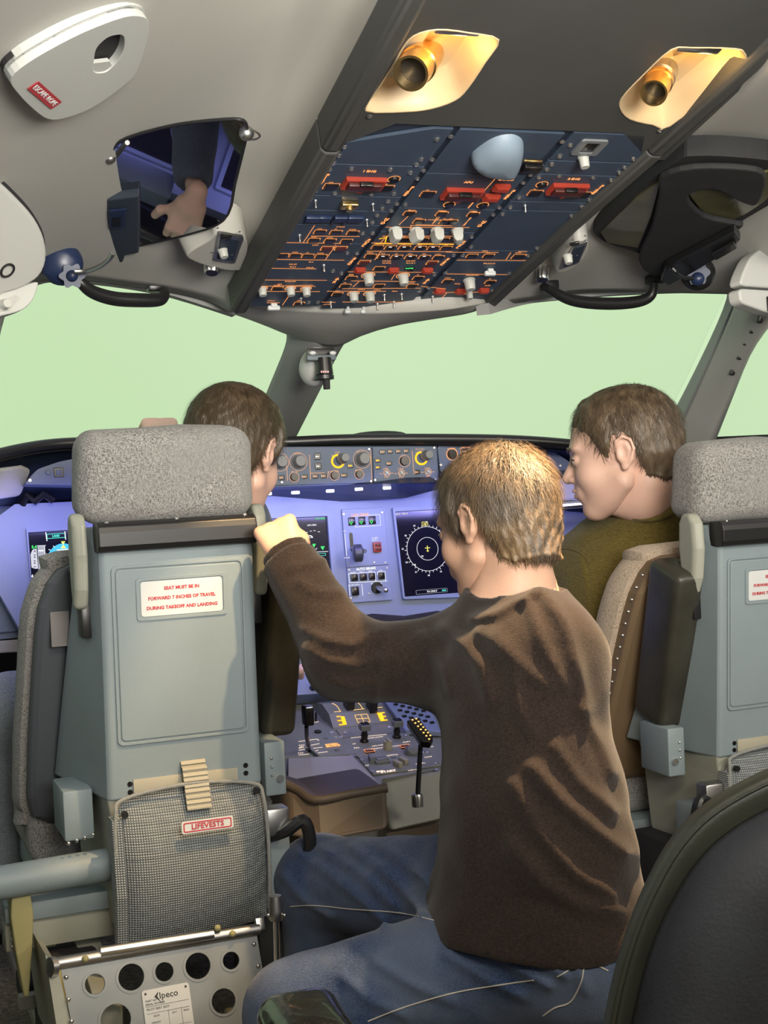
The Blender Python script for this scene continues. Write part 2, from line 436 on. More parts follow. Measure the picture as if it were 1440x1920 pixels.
# left ceiling and side lining
Lrail = [orail(800, -60, -.04), orail(712, 110, -.04), orail(618, 265, -.04), orail(528, 420, -.04), orail(432, 586, -.02)]
rows = [Lrail,
        [W(690, -70, 2.17), W(590, 110, 2.33), W(505, 265, 2.50), W(430, 415, 2.74), W(382, 562, 2.99)],
        [W(420, -70, 1.92), W(350, 100, 2.12), W(300, 250, 2.34), W(280, 400, 2.62), W(272, 541, 2.94)],
        [W(160, -70, 1.72), W(120, 95, 1.93), W(100, 250, 2.18), W(90, 400, 2.46), W(88, 524, 2.76)],
        [W(-80, -70, 1.50), W(-90, 90, 1.72), W(-95, 250, 1.95), W(-95, 420, 2.25), W(-80, 575, 2.55)]]
lin = patch('trim_1', rows, m_lining, 6, thick=.05); structure(lin)
# right ceiling and side lining
rows = [[orail(1500, -60, -.04), orail(1390, 110, -.04), orail(1205, 292, -.04), orail(1055, 430, -.04), orail(908, 578, -.02)],
        [W(1560, -40, 1.95), W(1440, 130, 2.20), W(1270, 300, 2.60), W(1130, 440, 2.88), W(985, 566, 3.16)],
        [W(1620, 0, 1.95), W(1500, 160, 2.25), W(1370, 330, 2.68), W(1240, 450, 2.98), W(1110, 549, 3.24)],
        [W(1700, 40, 1.98), W(1640, 220, 2.32), W(1580, 370, 2.62), W(1500, 475, 2.88), W(1385, 552, 3.16)]]
lin = patch('trim_2', rows, m_lining, 6, thick=.05); structure(lin)
# headers along the top edge of the windscreens (dark seal strips)
def bar(name, pts, w, h, m, up=EZ, closed=False, parent=None, **k):
    P = cr(pts, 5); rings = []
    for i, p in enumerate(P):
        t = (P[min(i+1, len(P)-1)]-P[max(i-1, 0)]).normalized(); n = t.cross(up).normalized(); u = n.cross(t).normalized()
        rings.append([p+n*w/2+u*h/2, p-n*w/2+u*h/2, p-n*w/2-u*h/2, p+n*w/2-u*h/2])
    return MB().loft(rings).put(name, m, None, parent, **k)
structure(bar('trim_3', [W(-40, 562, 2.62), W(70, 522, 2.78), W(160, 520, 2.87), W(300, 541, 2.99), W(440, 584, 3.05)], .03, .022, m_trimg))
structure(bar('trim_4', [W(905, 580, 3.05), W(985, 560, 3.22), W(1110, 547, 3.30), W(1240, 540, 3.35), W(1345, 538, 3.38)], .03, .024, m_trimg))

# fairing in front of the overhead panel, with the centre post
def P2(pts, d): return [W(x, y, d) for x, y in pts]
def slab(name, pts, thick, m, parent=None, **k):     # pts: (px,py,d); solid thickness away from the camera
    A = [W(*p) for p in pts]; c = sum(A, Vector())/len(A); away = (c-CAM).normalized()
    return MB().hull(A, [p+away*thick for p in A]).put(name, m, None, parent, smooth=False, **k)
rows = [[W(432, 572, 2.99), W(500, 578, 3.0), W(680, 585, 2.99), W(830, 580, 3.0), W(912, 566, 3.05)],
        [W(436, 588, 3.05), W(510, 606, 3.08), W(650, 618, 3.08), W(790, 600, 3.1), W(895, 582, 3.08)],
        [W(470, 598, 3.15), W(545, 630, 3.2), W(628, 650, 3.22), W(705, 618, 3.2), W(868, 590, 3.12)],
        ]
structure(patch('trim_5', rows, m_lining, 5, thick=.05))
rows = [[W(536, 620, 3.24), W(590, 640, 3.2), W(668, 622, 3.26)], [W(534, 650, 3.3), W(590, 654, 3.22), W(642, 650, 3.3)],
        [W(500, 735, 3.5), W(556, 745, 3.4), W(602, 728, 3.5)], [W(462, 830, 3.75), W(510, 835, 3.66), W(552, 826, 3.75)]]
structure(patch('trim_6', rows, m_trimg, 5, thick=.05))
# right post, two facets
rows = [[W(1350, 520, 3.38), W(1362, 560, 3.36), W(1300, 700, 3.60), W(1205, 880, 3.9)], [W(1392, 545, 3.28), W(1380, 560, 3.30), W(1310, 720, 3.52), W(1225, 900, 3.85)]]
structure(patch('trim_7', rows, m_trimg, 5, thick=.03))
rows = [[W(1374, 520, 3.27), W(1378, 570, 3.30), W(1312, 720, 3.52), W(1228, 900, 3.85)], [W(1405, 540, 3.2), W(1402, 600, 3.24), W(1350, 720, 3.46), W(1270, 900, 3.8)],
        [W(1470, 545, 3.14), W(1432, 610, 3.2), W(1378, 716, 3.42), W(1290, 905, 3.76)]]
structure(patch('trim_8', rows, m_lining, 5, thick=.04))
post = bpy.data.objects['trim_8']
for k, (x, y) in enumerate(((1425, 597), (1412, 617), (1400, 640), (1388, 666), (1374, 695))):
    MB().box((0, 0, 0), (.011, .012, .022), .003, M=Matrix.Translation(W(x, y, 3.2+k*.05)) @ Matrix.Rotation(.4, 4, 'Y')).put('slot', m_black, None, post)
# left post at the frame edge
rows = [[W(-60, 540, 2.6), W(-20, 660, 2.75), W(-60, 820, 3.0)], [W(30, 540, 2.65), W(2, 620, 2.8), W(-30, 800, 3.0)]]
structure(patch('trim_9', rows, m_trimg, 4, thick=.03))

# window panes (thin acrylic)
m_glass = bpy.data.materials.new('windscreen_glass'); m_glass.use_nodes = True; nt = m_glass.node_tree; nt.nodes.clear()
tr = nn(nt, 'ShaderNodeBsdfTransparent'); tr.inputs[0].default_value = (.97, .985, .97, 1); gl = nn(nt, 'ShaderNodeBsdfGlossy'); gl.inputs['Roughness'].default_value = .02
fz = nn(nt, 'ShaderNodeFresnel'); fz.inputs[0].default_value = 1.06; mxs = nn(nt, 'ShaderNodeMixShader'); ou = nn(nt, 'ShaderNodeOutputMaterial')
nt.links.new(fz.outputs[0], mxs.inputs[0]); nt.links.new(tr.outputs[0], mxs.inputs[1]); nt.links.new(gl.outputs[0], mxs.inputs[2]); nt.links.new(mxs.outputs[0], ou.inputs[0])
def pane(name, a, b, c, pts):
    A, B, C = W(*a), W(*b), W(*c); ex = (B-A).normalized(); f = Fr(*a, ex, C-A)
    structure(MB().prism(f.poly(pts), -.004, .004, f.mat).put(name, m_glass, smooth=False))
pane('window_1', (-60, 560, 2.85), (548, 625, 3.40), (470, 850, 3.75), [(-60, 550), (130, 512), (300, 535), (440, 580), (556, 620), (475, 850), (150, 850), (-60, 880)])
pane('window_2', (640, 640, 3.40), (1372, 545, 3.52), (545, 850, 3.85), [(640, 632), (780, 595), (920, 558), (1100, 535), (1372, 525), (1290, 700), (1215, 850), (540, 850)])
pane('window_3', (1390, 640, 3.5), (1560, 620, 3.1), (1290, 860, 3.9), [(1400, 590), (1560, 550), (1560, 860), (1285, 860)])

# ------------------------------------------------------------------ overhead console (charcoal housing)
con = empty('overhead_console', OH.w(0, .3, .02), 'charcoal ceiling console housing around the blue overhead switch panel, with two cream recesses', 'console')
outer = OH.poly([(438, 588), (470, 592), (640, 300), (652, 262), (742, 228), (1175, 247), (1222, 300), (895, 590), (912, 588), (1062, 432), (1215, 298), (1400, 110), (1600, -60), (830, -60), (712, 95), (612, 270), (525, 425)])
# face plate above the switch panel, with two lamp recesses
rec1 = OH.poly([(683, 208), (706, 168), (738, 118), (752, 92), (775, 66), (820, 54), (880, 60), (937, 74), (912, 118), (880, 165), (855, 188), (810, 204), (760, 210)])
rec2 = OH.poly([(1258, 92), (1300, 88), (1380, 90), (1397, 98), (1400, 116), (1372, 145), (1258, 236), (1222, 234), (1180, 224), (1162, 206), (1164, 184), (1205, 140)])
rec1 = smooth2(rec1, 3); rec2 = smooth2(rec2, 3)
face = OH.poly([(606, 274), (655, 266), (742, 232), (1170, 250), (1216, 300), (1246, 300), (1440, 120), (1640, -90), (852, -90), (790, -10), (700, 130)])
MB().plate(face, [rec1, rec2], 0, -.012, OH.mat).put('face_panel', m_dark, None, con, smooth=False)
for r_ in (rec1, rec2):                  # recess bowls: rim ring, sloping wall, floor
    n = len(r_); cx = sum(p[0] for p in r_)/n; cy = sum(p[1] for p in r_)/n
    mb = MB(); rings = []
    for s_, z in ((1.0, -.001), (.985, .004), (.93, -.012), (.84, -.035), (.7, -.047), (.35, -.05), (.02, -.05)):
        z2 = z if s_ < .99 else z
        rings.append([mb.bm.verts.new((cx+(p[0]-cx)*s_, cy+(p[1]-cy)*s_, -abs(z2) if s_ != .985 else -.002)) for p in r_])
    for a, b in zip(rings, rings[1:]):
        for i in range(n): mb.bm.faces.new((a[i], a[(i+1) % n], b[(i+1) % n], b[i]))
    o = mb.put('recess', m_gold, OH.mat, con); o.modifiers.new('s', 'SOLIDIFY').thickness = .003
# side rails of the console
def railbar(name, pts, w, h, lift=.0):
    P = [OH.hit3(*p, lift) for p in pts]; rings = []
    for i, p in enumerate(P):
        t = (P[min(i+1, len(P)-1)]-P[max(i-1, 0)]).normalized(); sd = t.cross(OH.n).normalized()
        rings.append([p+sd*w/2-OH.n*h, p-sd*w/2-OH.n*h, p-sd*w/2+OH.n*.004, p-sd*(w/2-.008)+OH.n*.012, p+sd*(w/2-.008)+OH.n*.012, p+sd*w/2+OH.n*.004])
    return MB().loft(rings).put(name, m_dark, None, con)
bvl(railbar('side_rail', [(448, 578), (536, 422), (620, 276)], .036, .05))
bvl(railbar('side_rail', [(622, 272), (712, 112), (800, -50)], .036, .05))
bvl(railbar('side_rail', [(905, 578), (1065, 427), (1228, 283)], .036, .05))
bvl(railbar('side_rail', [(1230, 281), (1405, 122), (1500, 30)], .036, .05))
for x, y in ((693, 217), (1237, 244)): put('screw', SCREW, OH.M(x, y, .001, sc=(.005,)*3), con)
# light slot covers at the back edge of the recesses
for x, y, w in ((858, 57, .07), (1310, 91, .075)):
    MB().box((0, 0, 0), (w, .016, .008), .003, M=OH.M(x, y, -.004)).put('slot_cover', m_metal, None, con)

# reading lamps
def reading_lamp(px, py, qx, qy, r, label, hood):
    a = OH.hit3(px, py, -.045); b = OH.hit3(qx, qy, .03); t = empty('reading_lamp', a, label, 'lamp')
    ax = (b-a).normalized(); q = Matrix.Translation(a) @ ax.to_track_quat('Z', 'Y').to_matrix().to_4x4(); L = (b-a).length
    MB().lathe([(0, 0), (r*1.0, 0), (r*1.0, L*.45), (r*.9, L*.47), (r*1.08, L*.5), (r*1.08, L*.6), (r, L*.62), (r*.98, L), (r*.84, L), (r*.8, L*.7), (0, L*.68)], 28).put('lamp_body', m_brass, q, t)
    if hood:
        k = []
        for i in range(24):
            an = 2*math.pi*i/24; k.append((r*.98*math.cos(an), r*.98*math.sin(an)))
        MB().cyl((0, 0, L*.1), (0, 0, L*.4), r*1.12, r*1.12, 20).put('collar', m_steel, q, t)
    MB().cyl((0, 0, L*.69), (0, 0, L*.72), r*.8, r*.8, 20).put('lens', m_black, q, t)
    return t, b, ax
t, b1, ax1 = reading_lamp(800, 100, 770, 138, .026, 'brass reading lamp with wide barrel in the left ceiling recess', False)
t, b2, ax2 = reading_lamp(1246, 128, 1226, 175, .021, 'narrower brass reading lamp in the right ceiling recess', True)
lamp('recess_glow_left', 'POINT', OH.hit3(862, 78, -.012), .30, (1, .62, .24), size=.012)
lamp('recess_glow_right', 'POINT', OH.hit3(1322, 108, -.012), .30, (1, .62, .22), size=.012)
lamp('reading_spot_left', 'SPOT', b1+Vector((0, 0, -.03)), 52, (1, .66, .32), W(545, 1010, 2.35), size=.012, spot=30, blend=.7)
lamp('reading_spot_right', 'SPOT', b2+Vector((0, 0, -.03)), 135, (1, .66, .34), W(1010, 1130, 2.25), size=.012, spot=46, blend=.8)

# ------------------------------------------------------------------ overhead switch panel
ovp = empty('overhead_switch_panel', OH.w(0, .3, 0), 'dark blue overhead switch panel with rows of lit buttons and pale knobs in three columns', 'switch panel')
def c2(x, y): return (430+x*.32639, 220+y*.32639)
def c3(x, y): return (780+x*.3125, 220+y*.3125)
MB().prism(OH.poly([(440, 575), (645, 262), (742, 230), (1172, 248), (1215, 292), (905, 580)]), -.03, -.006, OH.mat).put('backing', m_ovh2, None, ovp, smooth=False)
def col(xl, xr, ytop, ybot, seams, chamfer=None):
    aL = OH.hit(*xl)[0]; aR = OH.hit(*xr)[0]
    bs = [OH.hit(*ytop)[1]]+[OH.hit(*s)[1] for s in seams]+[OH.hit(*ybot)[1]]; bs.sort(reverse=True); g = .0012
    for k, (t_, b_) in enumerate(zip(bs, bs[1:])):
        if k == 0 and chamfer == 'L': poly = [(aL, b_+g), (aR, b_+g), (aR, t_), (aL+.13, t_), (aL, t_-.055)]
        elif k == 0 and chamfer == 'R': poly = [(aL, b_+g), (aR, b_+g), (aR, t_-.075), (aR-.035, t_), (aL, t_)]
        else: poly = [(aL, b_+g), (aR, b_+g), (aR, t_-g), (aL, t_-g)]
        o = MB().prism(poly, -.006, 0, OH.mat).put('panel', m_ovh, None, ovp, smooth=False); bvl(o, .001, 1)
col((553, 420), (715, 420), (780, 239), (520, 575), [c2(800, 272), c2(700, 452), c2(650, 535), c2(500, 615), c2(430, 722), c2(400, 820), c2(380, 935)], 'L')
col((726, 420), (906, 420), (960, 246), (700, 578), [c2(1180, 320), c2(1150, 522), c2(900, 655), c2(1000, 772), c2(900, 890), c2(860, 985)])
col((919, 420), (1073, 420), (1110, 250), (840, 580), [c3(1100, 268), c3(950, 345), c3(800, 508), c3(780, 562), c3(500, 798), c3(420, 862), c3(400, 942), c3(300, 1050)], 'R')
btn = [c2(*p) for p in ((585, 393), (900, 403), (1140, 437))]
sm = [c2(*p) for p in ((520, 655), (612, 658), (708, 660), (485, 703), (578, 706), (672, 708), (305, 790), (378, 790), (450, 793), (525, 795), (1035, 548), (1220, 552), (1400, 555), (1090, 595), (1275, 597),
     (850, 742), (925, 745), (1005, 745), (1095, 747), (1170, 748), (1245, 748), (810, 793), (883, 797), (960, 799), (1040, 800), (1120, 800), (1200, 802), (860, 865), (700, 920), (1085, 920), (665, 965), (860, 965), (1050, 965), (620, 1013), (275, 980), (400, 1068), (1000, 700), (1110, 700), (1230, 700))]
sm += [c3(*p) for p in ((335, 828), (435, 828), (190, 980), (445, 985), (175, 625))]
btn += [c3(*p) for p in ((715, 450), (1005, 460), (615, 832))]
red = [c2(560, 750), c2(640, 750), c2(775, 830), c2(1165, 833)]
redb = [c2(748, 868), c2(940, 870), c2(1135, 870), c3(140, 1035), c3(405, 1030), c3(265, 1035)]
FL = Flat(OH, .0012); FP = Flat(OH, .0092); FW = Flat(OH, .0052)
for L_, w, h in ((btn, .023, .017), (sm, .0185, .0135)):
    for x, y in L_:
        put('push_button', KEY, OH.M(x, y, 0, sc=(w, h, .004)), ovp)
        a, b = OH.hit(x, y); FL.rect(a, b, w+.004, h+.004, .0009)
        if random.random() < .7: FL.micro(x, y-4.6*(1.25 if w > .02 else 1), random.randint(2, 5), .0026, .002)
k_red = MB().box((0, 0, .5), (1, 1, 1), .08, seg=1).mesh('guarded_button', m_redd)
for x, y in red:
    put('guarded_button', k_red, OH.M(x, y, 0, sc=(.0185, .013, .005)), ovp); a, b = OH.hit(x, y); FL.rect(a, b, .0235, .018)
k_g = MB().box((0, 0, .4), (1, 1, .8), .08, seg=1).box((0, .1, .9), (.8, .7, .5), .08, seg=1).mesh('guarded_button', m_red)
for x, y in redb: put('guarded_button', k_g, OH.M(x, y, 0, sc=(.021, .015, .009)), ovp)
for p in (c3(510, 412), c3(450, 470)):
    put('guarded_button', k_g, OH.M(*p, 0, sc=(.03, .02, .01)), ovp)
for x0 in (883, 925, 960, 1005, 1040, 1095, 1120, 1170):
    y0 = 746 if x0 in (925, 1005, 1095, 1170) else 799
    a, b = OH.hit(*c2(x0, y0), .0052); FW.mb.box((a, b, .0050), (.006, .0022, .0006)); FW.nonempty = True
FW.done('lit_dashes', m_white_e, ovp)
# round buttons
for p in (c2(945, 352), c3(200, 520), c3(400, 525), c3(755, 400)):
    MB().cyl((0, 0, 0), (0, 0, .005), .009, .008, 18).put('test_button', m_key, OH.M(*p), ovp); a, b = OH.hit(*p); FL.ring(a, b, .0115)
# fire handles with guards
for p in (c2(765, 378), c2(1330, 438), c3(900, 430)):
    M = OH.M(*p)
    MB().plate([(-.036, -.012), (-.036, .022), (.036, .022), (.036, -.012)], [[(-.031, -.008), (-.031, .017), (.031, .017), (.031, -.008)]], 0, .008).put('guard_frame', m_red, M, ovp, smooth=False)
    MB().box((0, .004, .008), (.060, .022, .012), .002).put('fire_handle', m_redd, M, ovp)
    MB().prism([(-.009, -.012), (.009, -.012), (.003, -.022), (-.003, -.022)], 0, .008, M).put('guard_latch', m_red, None, ovp, smooth=False)
    MB().box((0, .018, .010), (.024, .006, .012), .002).put('hinge', m_key, M, ovp)
# knobs
for x, y in ((950, 640), (1070, 642), (1190, 642), (1308, 645)):
    mb = MB().cyl((0, 0, 0), (0, 0, .006), .0125, .012, 20).loft([[Vector((sx*w, sy*l, z)) for sx, sy in ((-1, -1), (1, -1), (1, 1), (-1, 1))] for z, w, l in ((.004, .010, .012), (.020, .0088, .012), (.026, .005, .011))])
    o = mb.put('selector_knob', m_knob, OH.M(*c2(x, y), rot=random.uniform(-.5, .5)), ovp); bvl(o, .0015)
for x, y, r in ((797, 905, .0105), (997, 907, .0105), (712, 1010, .0095), (805, 1010, .0098), (188, 980, .0085), (350, 980, .0085), (440, 982, .0085)):
    put('rotary_knob', KNOB, OH.M(*c2(x, y), sc=(r, r, r*1.5)), ovp); a, b = OH.hit(*c2(x, y)); FL.ring(a, b, r*1.35)
put('rotary_knob', KNOB, OH.M(*c3(318, 975), sc=(.0115, .0115, .017)), ovp)
put('rotary_knob', KNOB, OH.M(*c3(318, 1040), sc=(.007, .007, .014)), ovp)
for p in (c2(403, 678), c2(543, 850), c2(583, 1062), c2(890, 1020), c2(850, 1072), c2(412, 1040), c2(990, 1015), c2(945, 1060), c3(100, 1075), c3(655, 530), c2(790, 590), c2(495, 480), c2(825, 500)):
    put('toggle_switch', TOG, OH.M(*p, sc=(.0042,)*3), ovp)
for p, w in ((c2(252, 1075), .026), (c2(675, 1095), .012), (c2(765, 1095), .012), (c3(190, 1125), .022), (c3(440, 915), .024)):
    MB().box((0, 0, .008), (w, .010, .010), .003).box((0, .004, .004), (w*.5, .008, .008), .001).put('switch_guard', m_placard, OH.M(*p), ovp)
# module details of the left column
MB().box((0, 0, .005), (.030, .020, .010), .002).cyl((0, 0, .010), (0, 0, .016), .007, .006, 14).put('key_switch', m_brass, OH.M(*c2(685, 490)), ovp)
for x, w in ((480, .03), (545, .022), (635, .025), (720, .03)):
    MB().box((0, 0, .004), (w, .018, .008), .002).put('rocker', m_navy, OH.M(*c2(x, 572)), ovp)
for x, y in ((590, 590), (655, 592)): MB().prism([(-.004, .008), (.004, .008), (0, -.012)], 0, .007).put('pointer', m_key, OH.M(*c2(x, y)), ovp, smooth=False)
# air scoop shade, latch and standby socket in the top row
sc_ = [OH.hit(*c3(*p)) for p in ((330, 225), (400, 160), (480, 115), (570, 100), (625, 120), (645, 160), (640, 220), (610, 290), (570, 303), (480, 297), (395, 275))]
sc_ = smooth2(sc_, 3); n = len(sc_); cx = sum(p[0] for p in sc_)/n; cy = sum(p[1] for p in sc_)/n; mb = MB(); rings = []
for s_, z in ((1, 0), (1.0, .006), (.94, .016), (.8, .024), (.5, .03), (.03, .031)):
    rings.append([Vector((cx+(p[0]-cx)*s_, cy+(p[1]-cy)*s_-z*.4, z)) for p in sc_])
mb.loft(rings).put('light_shade', mat('shade_blue_grey', (.20, .26, .33), .5), OH.mat, ovp)
MB().box((0, 0, .006), (.034, .022, .012), .002).put('latch', m_key, OH.M(*c3(690, 285)), ovp)
MB().box((0, 0, .0), (.034, .006, .004), .001).put('latch_lip', m_brass, OH.M(*c3(702, 262), .012), ovp)
M = OH.M(*c3(1040, 175))
MB().plate(rrect(.05, .05, .006), [rrect(.026, .034, .003)], 0, .004).put('socket_plate', m_knobd, M, ovp, smooth=False)
MB().box((0, 0, .001), (.024, .032, .002), .0005).put('socket', m_key, M, ovp)
put('rotary_knob', KNOB, OH.M(*c3(1003, 235), sc=(.009, .009, .016)), ovp)
# screws
SCP = [c2(*p) for p in ((660, 168), (630, 218), (597, 262), (575, 298), (493, 422), (465, 463), (437, 508), (398, 562), (375, 600), (342, 655), (265, 770), (195, 878), (125, 980), (1193, 125), (1272, 107), (1103, 240), (1165, 240), (1075, 270), (1115, 303), (1040, 318), (1080, 350), (945, 438), (912, 482), (962, 495), (878, 523), (930, 535), (848, 563), (820, 603), (765, 665), (822, 665), (677, 778), (733, 780), (595, 882), (643, 895), (455, 1062), (508, 1062), (700, 295), (925, 300), (605, 435), (815, 440), (1010, 500))]
SCP += [c3(*p) for p in ((878, 143), (926, 165), (862, 232), (815, 280), (750, 283), (785, 310), (688, 343), (737, 358), (643, 390), (620, 480), (500, 540), (565, 540), (462, 582), (520, 580), (333, 715), (330, 775), (225, 825), (280, 825), (175, 930), (110, 942), (1305, 248), (1253, 300), (1220, 330), (1170, 375), (1040, 493), (995, 535), (932, 590), (725, 783), (670, 828), (560, 935), (455, 1035), (860, 350), (1063, 360), (20, 1040), (75, 1020))]
for x, y in SCP: put('screw', SCREW, OH.M(x, y, .0, sc=(.0048,)*3), ovp)
# lit legends
def L2(x0, y0, x1, y1, w=.0010): FL.line(*c2(x0, y0), *c2(x1, y1), w)
def L3(x0, y0, x1, y1, w=.0010): FL.line(*c3(x0, y0), *c3(x1, y1), w)
for l in ((490, 622, 425, 720), (300, 720, 425, 722), (470, 683, 750, 685), (612, 735, 552, 818), (425, 722, 700, 727), (230, 816, 660, 822), (220, 868, 500, 872), (185, 935, 560, 937), (105, 1000, 520, 1002), (480, 965, 165, 972), (340, 1030, 305, 1080), (495, 972, 330, 972), (215, 1066, 290, 1066),
    (1035, 562, 975, 618), (1215, 566, 1165, 615), (1400, 568, 1340, 625), (1040, 622, 1280, 624), (900, 632, 1380, 634), (910, 680, 870, 720), (880, 683, 1300, 684), (815, 722, 1290, 728), (790, 770, 1280, 772), (870, 772, 835, 820), (680, 888, 1180, 892), (700, 940, 1070, 945), (650, 985, 1100, 982), (745, 945, 710, 975), (560, 1000, 900, 1000), (530, 1062, 610, 1064), (650, 1062, 1000, 1062), (960, 890, 930, 935), (1440, 445, 1370, 522), (1045, 620, 1035, 650), (1140, 590, 1240, 590)): L2(*l)
for l in ((480, 365, 315, 545), (130, 595, 100, 640), (330, 598, 290, 650), (0, 645, 215, 652), (180, 810, 495, 812), (245, 857, 660, 860), (570, 812, 540, 855), (170, 940, 550, 945), (185, 1055, 110, 1130), (100, 1052, 440, 1050), (30, 1015, 180, 1030)): L3(*l)
for x, y, n_ in ((640, 630, 5), (495, 735, 4), (470, 832, 3), (365, 845, 5), (365, 860, 4), (465, 865, 5), (350, 944, 7), (290, 960, 3), (240, 1055, 5), (905, 826, 6), (905, 838, 6), (1042, 826, 6), (1042, 838, 6), (760, 990, 5), (850, 992, 5), (960, 640, 4), (1090, 636, 4), (1210, 636, 4), (1320, 640, 3), (1050, 536, 4), (1232, 540, 4), (1410, 543, 3), (620, 1000, 3), (730, 1062, 4), (950, 1000, 4), (700, 905, 3), (560, 1075, 5)): FL.micro(*c2(x, y), n_, .0034, .0024)
for x, y, n_ in ((540, 375, 6), (170, 565, 3), (355, 567, 3), (415, 803, 4), (640, 806, 6), (440, 878, 8), (340, 948, 9), (250, 1000, 4), (430, 1010, 4), (200, 1108, 6), (310, 1060, 5)): FL.micro(*c3(x, y), n_, .0034, .0024)
FL.done('lit_legends', m_orange, ovp)
FA = Flat(OH, .0013)
for x0, y0, x1, y1 in ((840, 727, 1290, 731), (860, 700, 905, 690), (905, 686, 895, 720)): FA.line(*c2(x0, y0), *c2(x1, y1), .0016)
a, b = OH.hit(*c2(1035, 868)); FA.done('amber_lines', m_amber, ovp)
put('push_button', KEY, OH.M(*c2(1035, 868), 0, sc=(.0185, .0135, .004)), ovp)
text('AUTO', .006, m_green_e, OH.M(*c2(1035, 868), .0045), ovp, 'lit_caption')
for t_, p, s_ in (('F\nI\nR\nE', c2(545, 355), .0125), ('F\nI\nR\nE', c2(1030, 425), .0125), ('H\nY\nD', c2(893, 597), .0115), ('F\nU\nE\nL', c2(785, 722), .0115), ('E\nL\nE\nC', c2(703, 828), .0115), ('A\nI\nR', c2(612, 938), .0115),
                  ('F\nI\nR\nE', c3(560, 465), .0125), ('F\nI\nR\nE', c3(1090, 435), .0125), ('H\nY\nD', c3(395, 640), .0115), ('F\nU\nE\nL', c3(268, 765), .0115), ('E\nL\nE\nC', c3(172, 868), .0115), ('A\nI\nR', c3(62, 985), .0115)):
    M = OH.M(*p, .0012) @ Matrix(((1, .22, 0, 0), (0, 1, 0, 0), (0, 0, 1, 0), (0, 0, 0, 1)))
    text(t_, s_, m_orange, M, ovp, 'lit_lettering', line=.68, bold=.0002)
for t_, p in (('1 ENG', c2(805, 311)), ('APU', c2(1375, 374)), ('2 ENG', c3(948, 371)), ('CARGO', c3(540, 375))):
    text(t_, .0085, m_orange, OH.M(*p, .0012), ovp, 'lit_lettering', bold=.0002)
# ------------------------------------------------------------------ glareshield
gs = empty('glareshield', W(655, 830, 3.4), 'black padded glareshield roll running along the foot of the windscreens', 'glareshield')
gl_pts = [(-60, 868, 3.0), (20, 846, 3.08), (100, 833, 3.16), (200, 829, 3.22), (330, 829, 3.28), (520, 829, 3.30), (650, 824, 3.33), (800, 823, 3.36), (950, 825, 3.40), (1060, 832, 3.44), (1150, 842, 3.48), (1240, 858, 3.5)]
P = cr([W(*p) for p in gl_pts], 5)
MB().tube(P, .0125, 12).put('front_roll', m_black, None, gs)
top = [[W(x, y-3, d+.01) for x, y, d in gl_pts], [W(x, y-4, d+.25) for x, y, d in gl_pts], [W(x, y+6, d+.45) for x, y, d in gl_pts]]
patch('top_cover', top, m_blackm, 4, parent=gs, thick=.02)
under = [[W(x, y+4, d+.02) for x, y, d in gl_pts], [W(x, y+60, d+.16) for x, y, d in gl_pts], [W(x, y+125, d+.18) for x, y, d in gl_pts]]
patch('under_cover', under, m_ovh2, 4, parent=gs, thick=.01)
MB().sph((0, 0, 0), (.075, .05, .012), 20, 10, Matrix.Translation(W(708, 817, 3.55))).put('sensor_hump', m_blackm, None, gs)

FC = Fr(655, 875, 3.30, EX, (0, .10, 1))
def fc(x, y): return (480+x*.43056, 800+y*.43056)
fcu = empty('flight_control_panel', FC.w(0, 0, .01), 'blue-grey autopilot control panel with lit knobs and small buttons below the glareshield', 'control panel')
body = FC.poly([(470, 838), (820, 836), (824, 903), (470, 914)])
MB().prism(body, -.12, -.004, FC.mat).put('housing', m_fcu, None, fcu, smooth=False)
for pts in ([(470, 840), (695, 838), (699, 905), (470, 912)], [(698, 838), (818, 837), (821, 901), (701, 905)]):
    bvl(MB().prism(FC.poly(pts), -.004, .002, FC.mat).put('panel', m_fcu, None, fcu, smooth=False), .001, 1)
FL = Flat(FC, .0032); FA = Flat(FC, .0034); FW = Flat(FC, .0034)
for x, y, r in ((103, 155, .015), (183, 153, .015), (460, 142, .0155)):
    put('selector_knob', KNOBD, FC.M(*fc(x, y), .002, sc=(r, r, r*1.2)), fcu); a, b = FC.hit(*fc(x, y)); FL.ring(a, b, r*1.4, .0009)
for x, y, r in ((365, 143, .0115), (728, 130, .0115)):
    put('selector_knob', KNOBD, FC.M(*fc(x+10, y-4), .01, sc=(r, r, r*1.7)), fcu); a, b = FC.hit(*fc(x-10, y+8)); FA.ring(a, b, .0165, .0045)
for x, y, r in ((165, 220, .009), (340, 213, .009), (448, 208, .009), (645, 150, .011), (853, 120, .011)):
    MB().cyl((0, 0, 0), (0, 0, .008), r, r*.9, 18).put('dark_knob', m_key, FC.M(*fc(x, y), .002), fcu); a, b = FC.hit(*fc(x, y)); FL.ring(a, b, r*1.3, .0009)
for x, y in ((568, 203), (632, 203), (748, 197)):
    put('pointer_knob', PTR, FC.M(*fc(x, y), .002, rot=random.uniform(.5, 1.4), sc=(.0055, .0055, .006)), fcu); a, b = FC.hit(*fc(x, y)); FL.ring(a, b, .0085)
    FL.line(*fc(x-30, y+2), *fc(x-18, y+1)); FL.line(*fc(x+18, y), *fc(x+30, y-1))
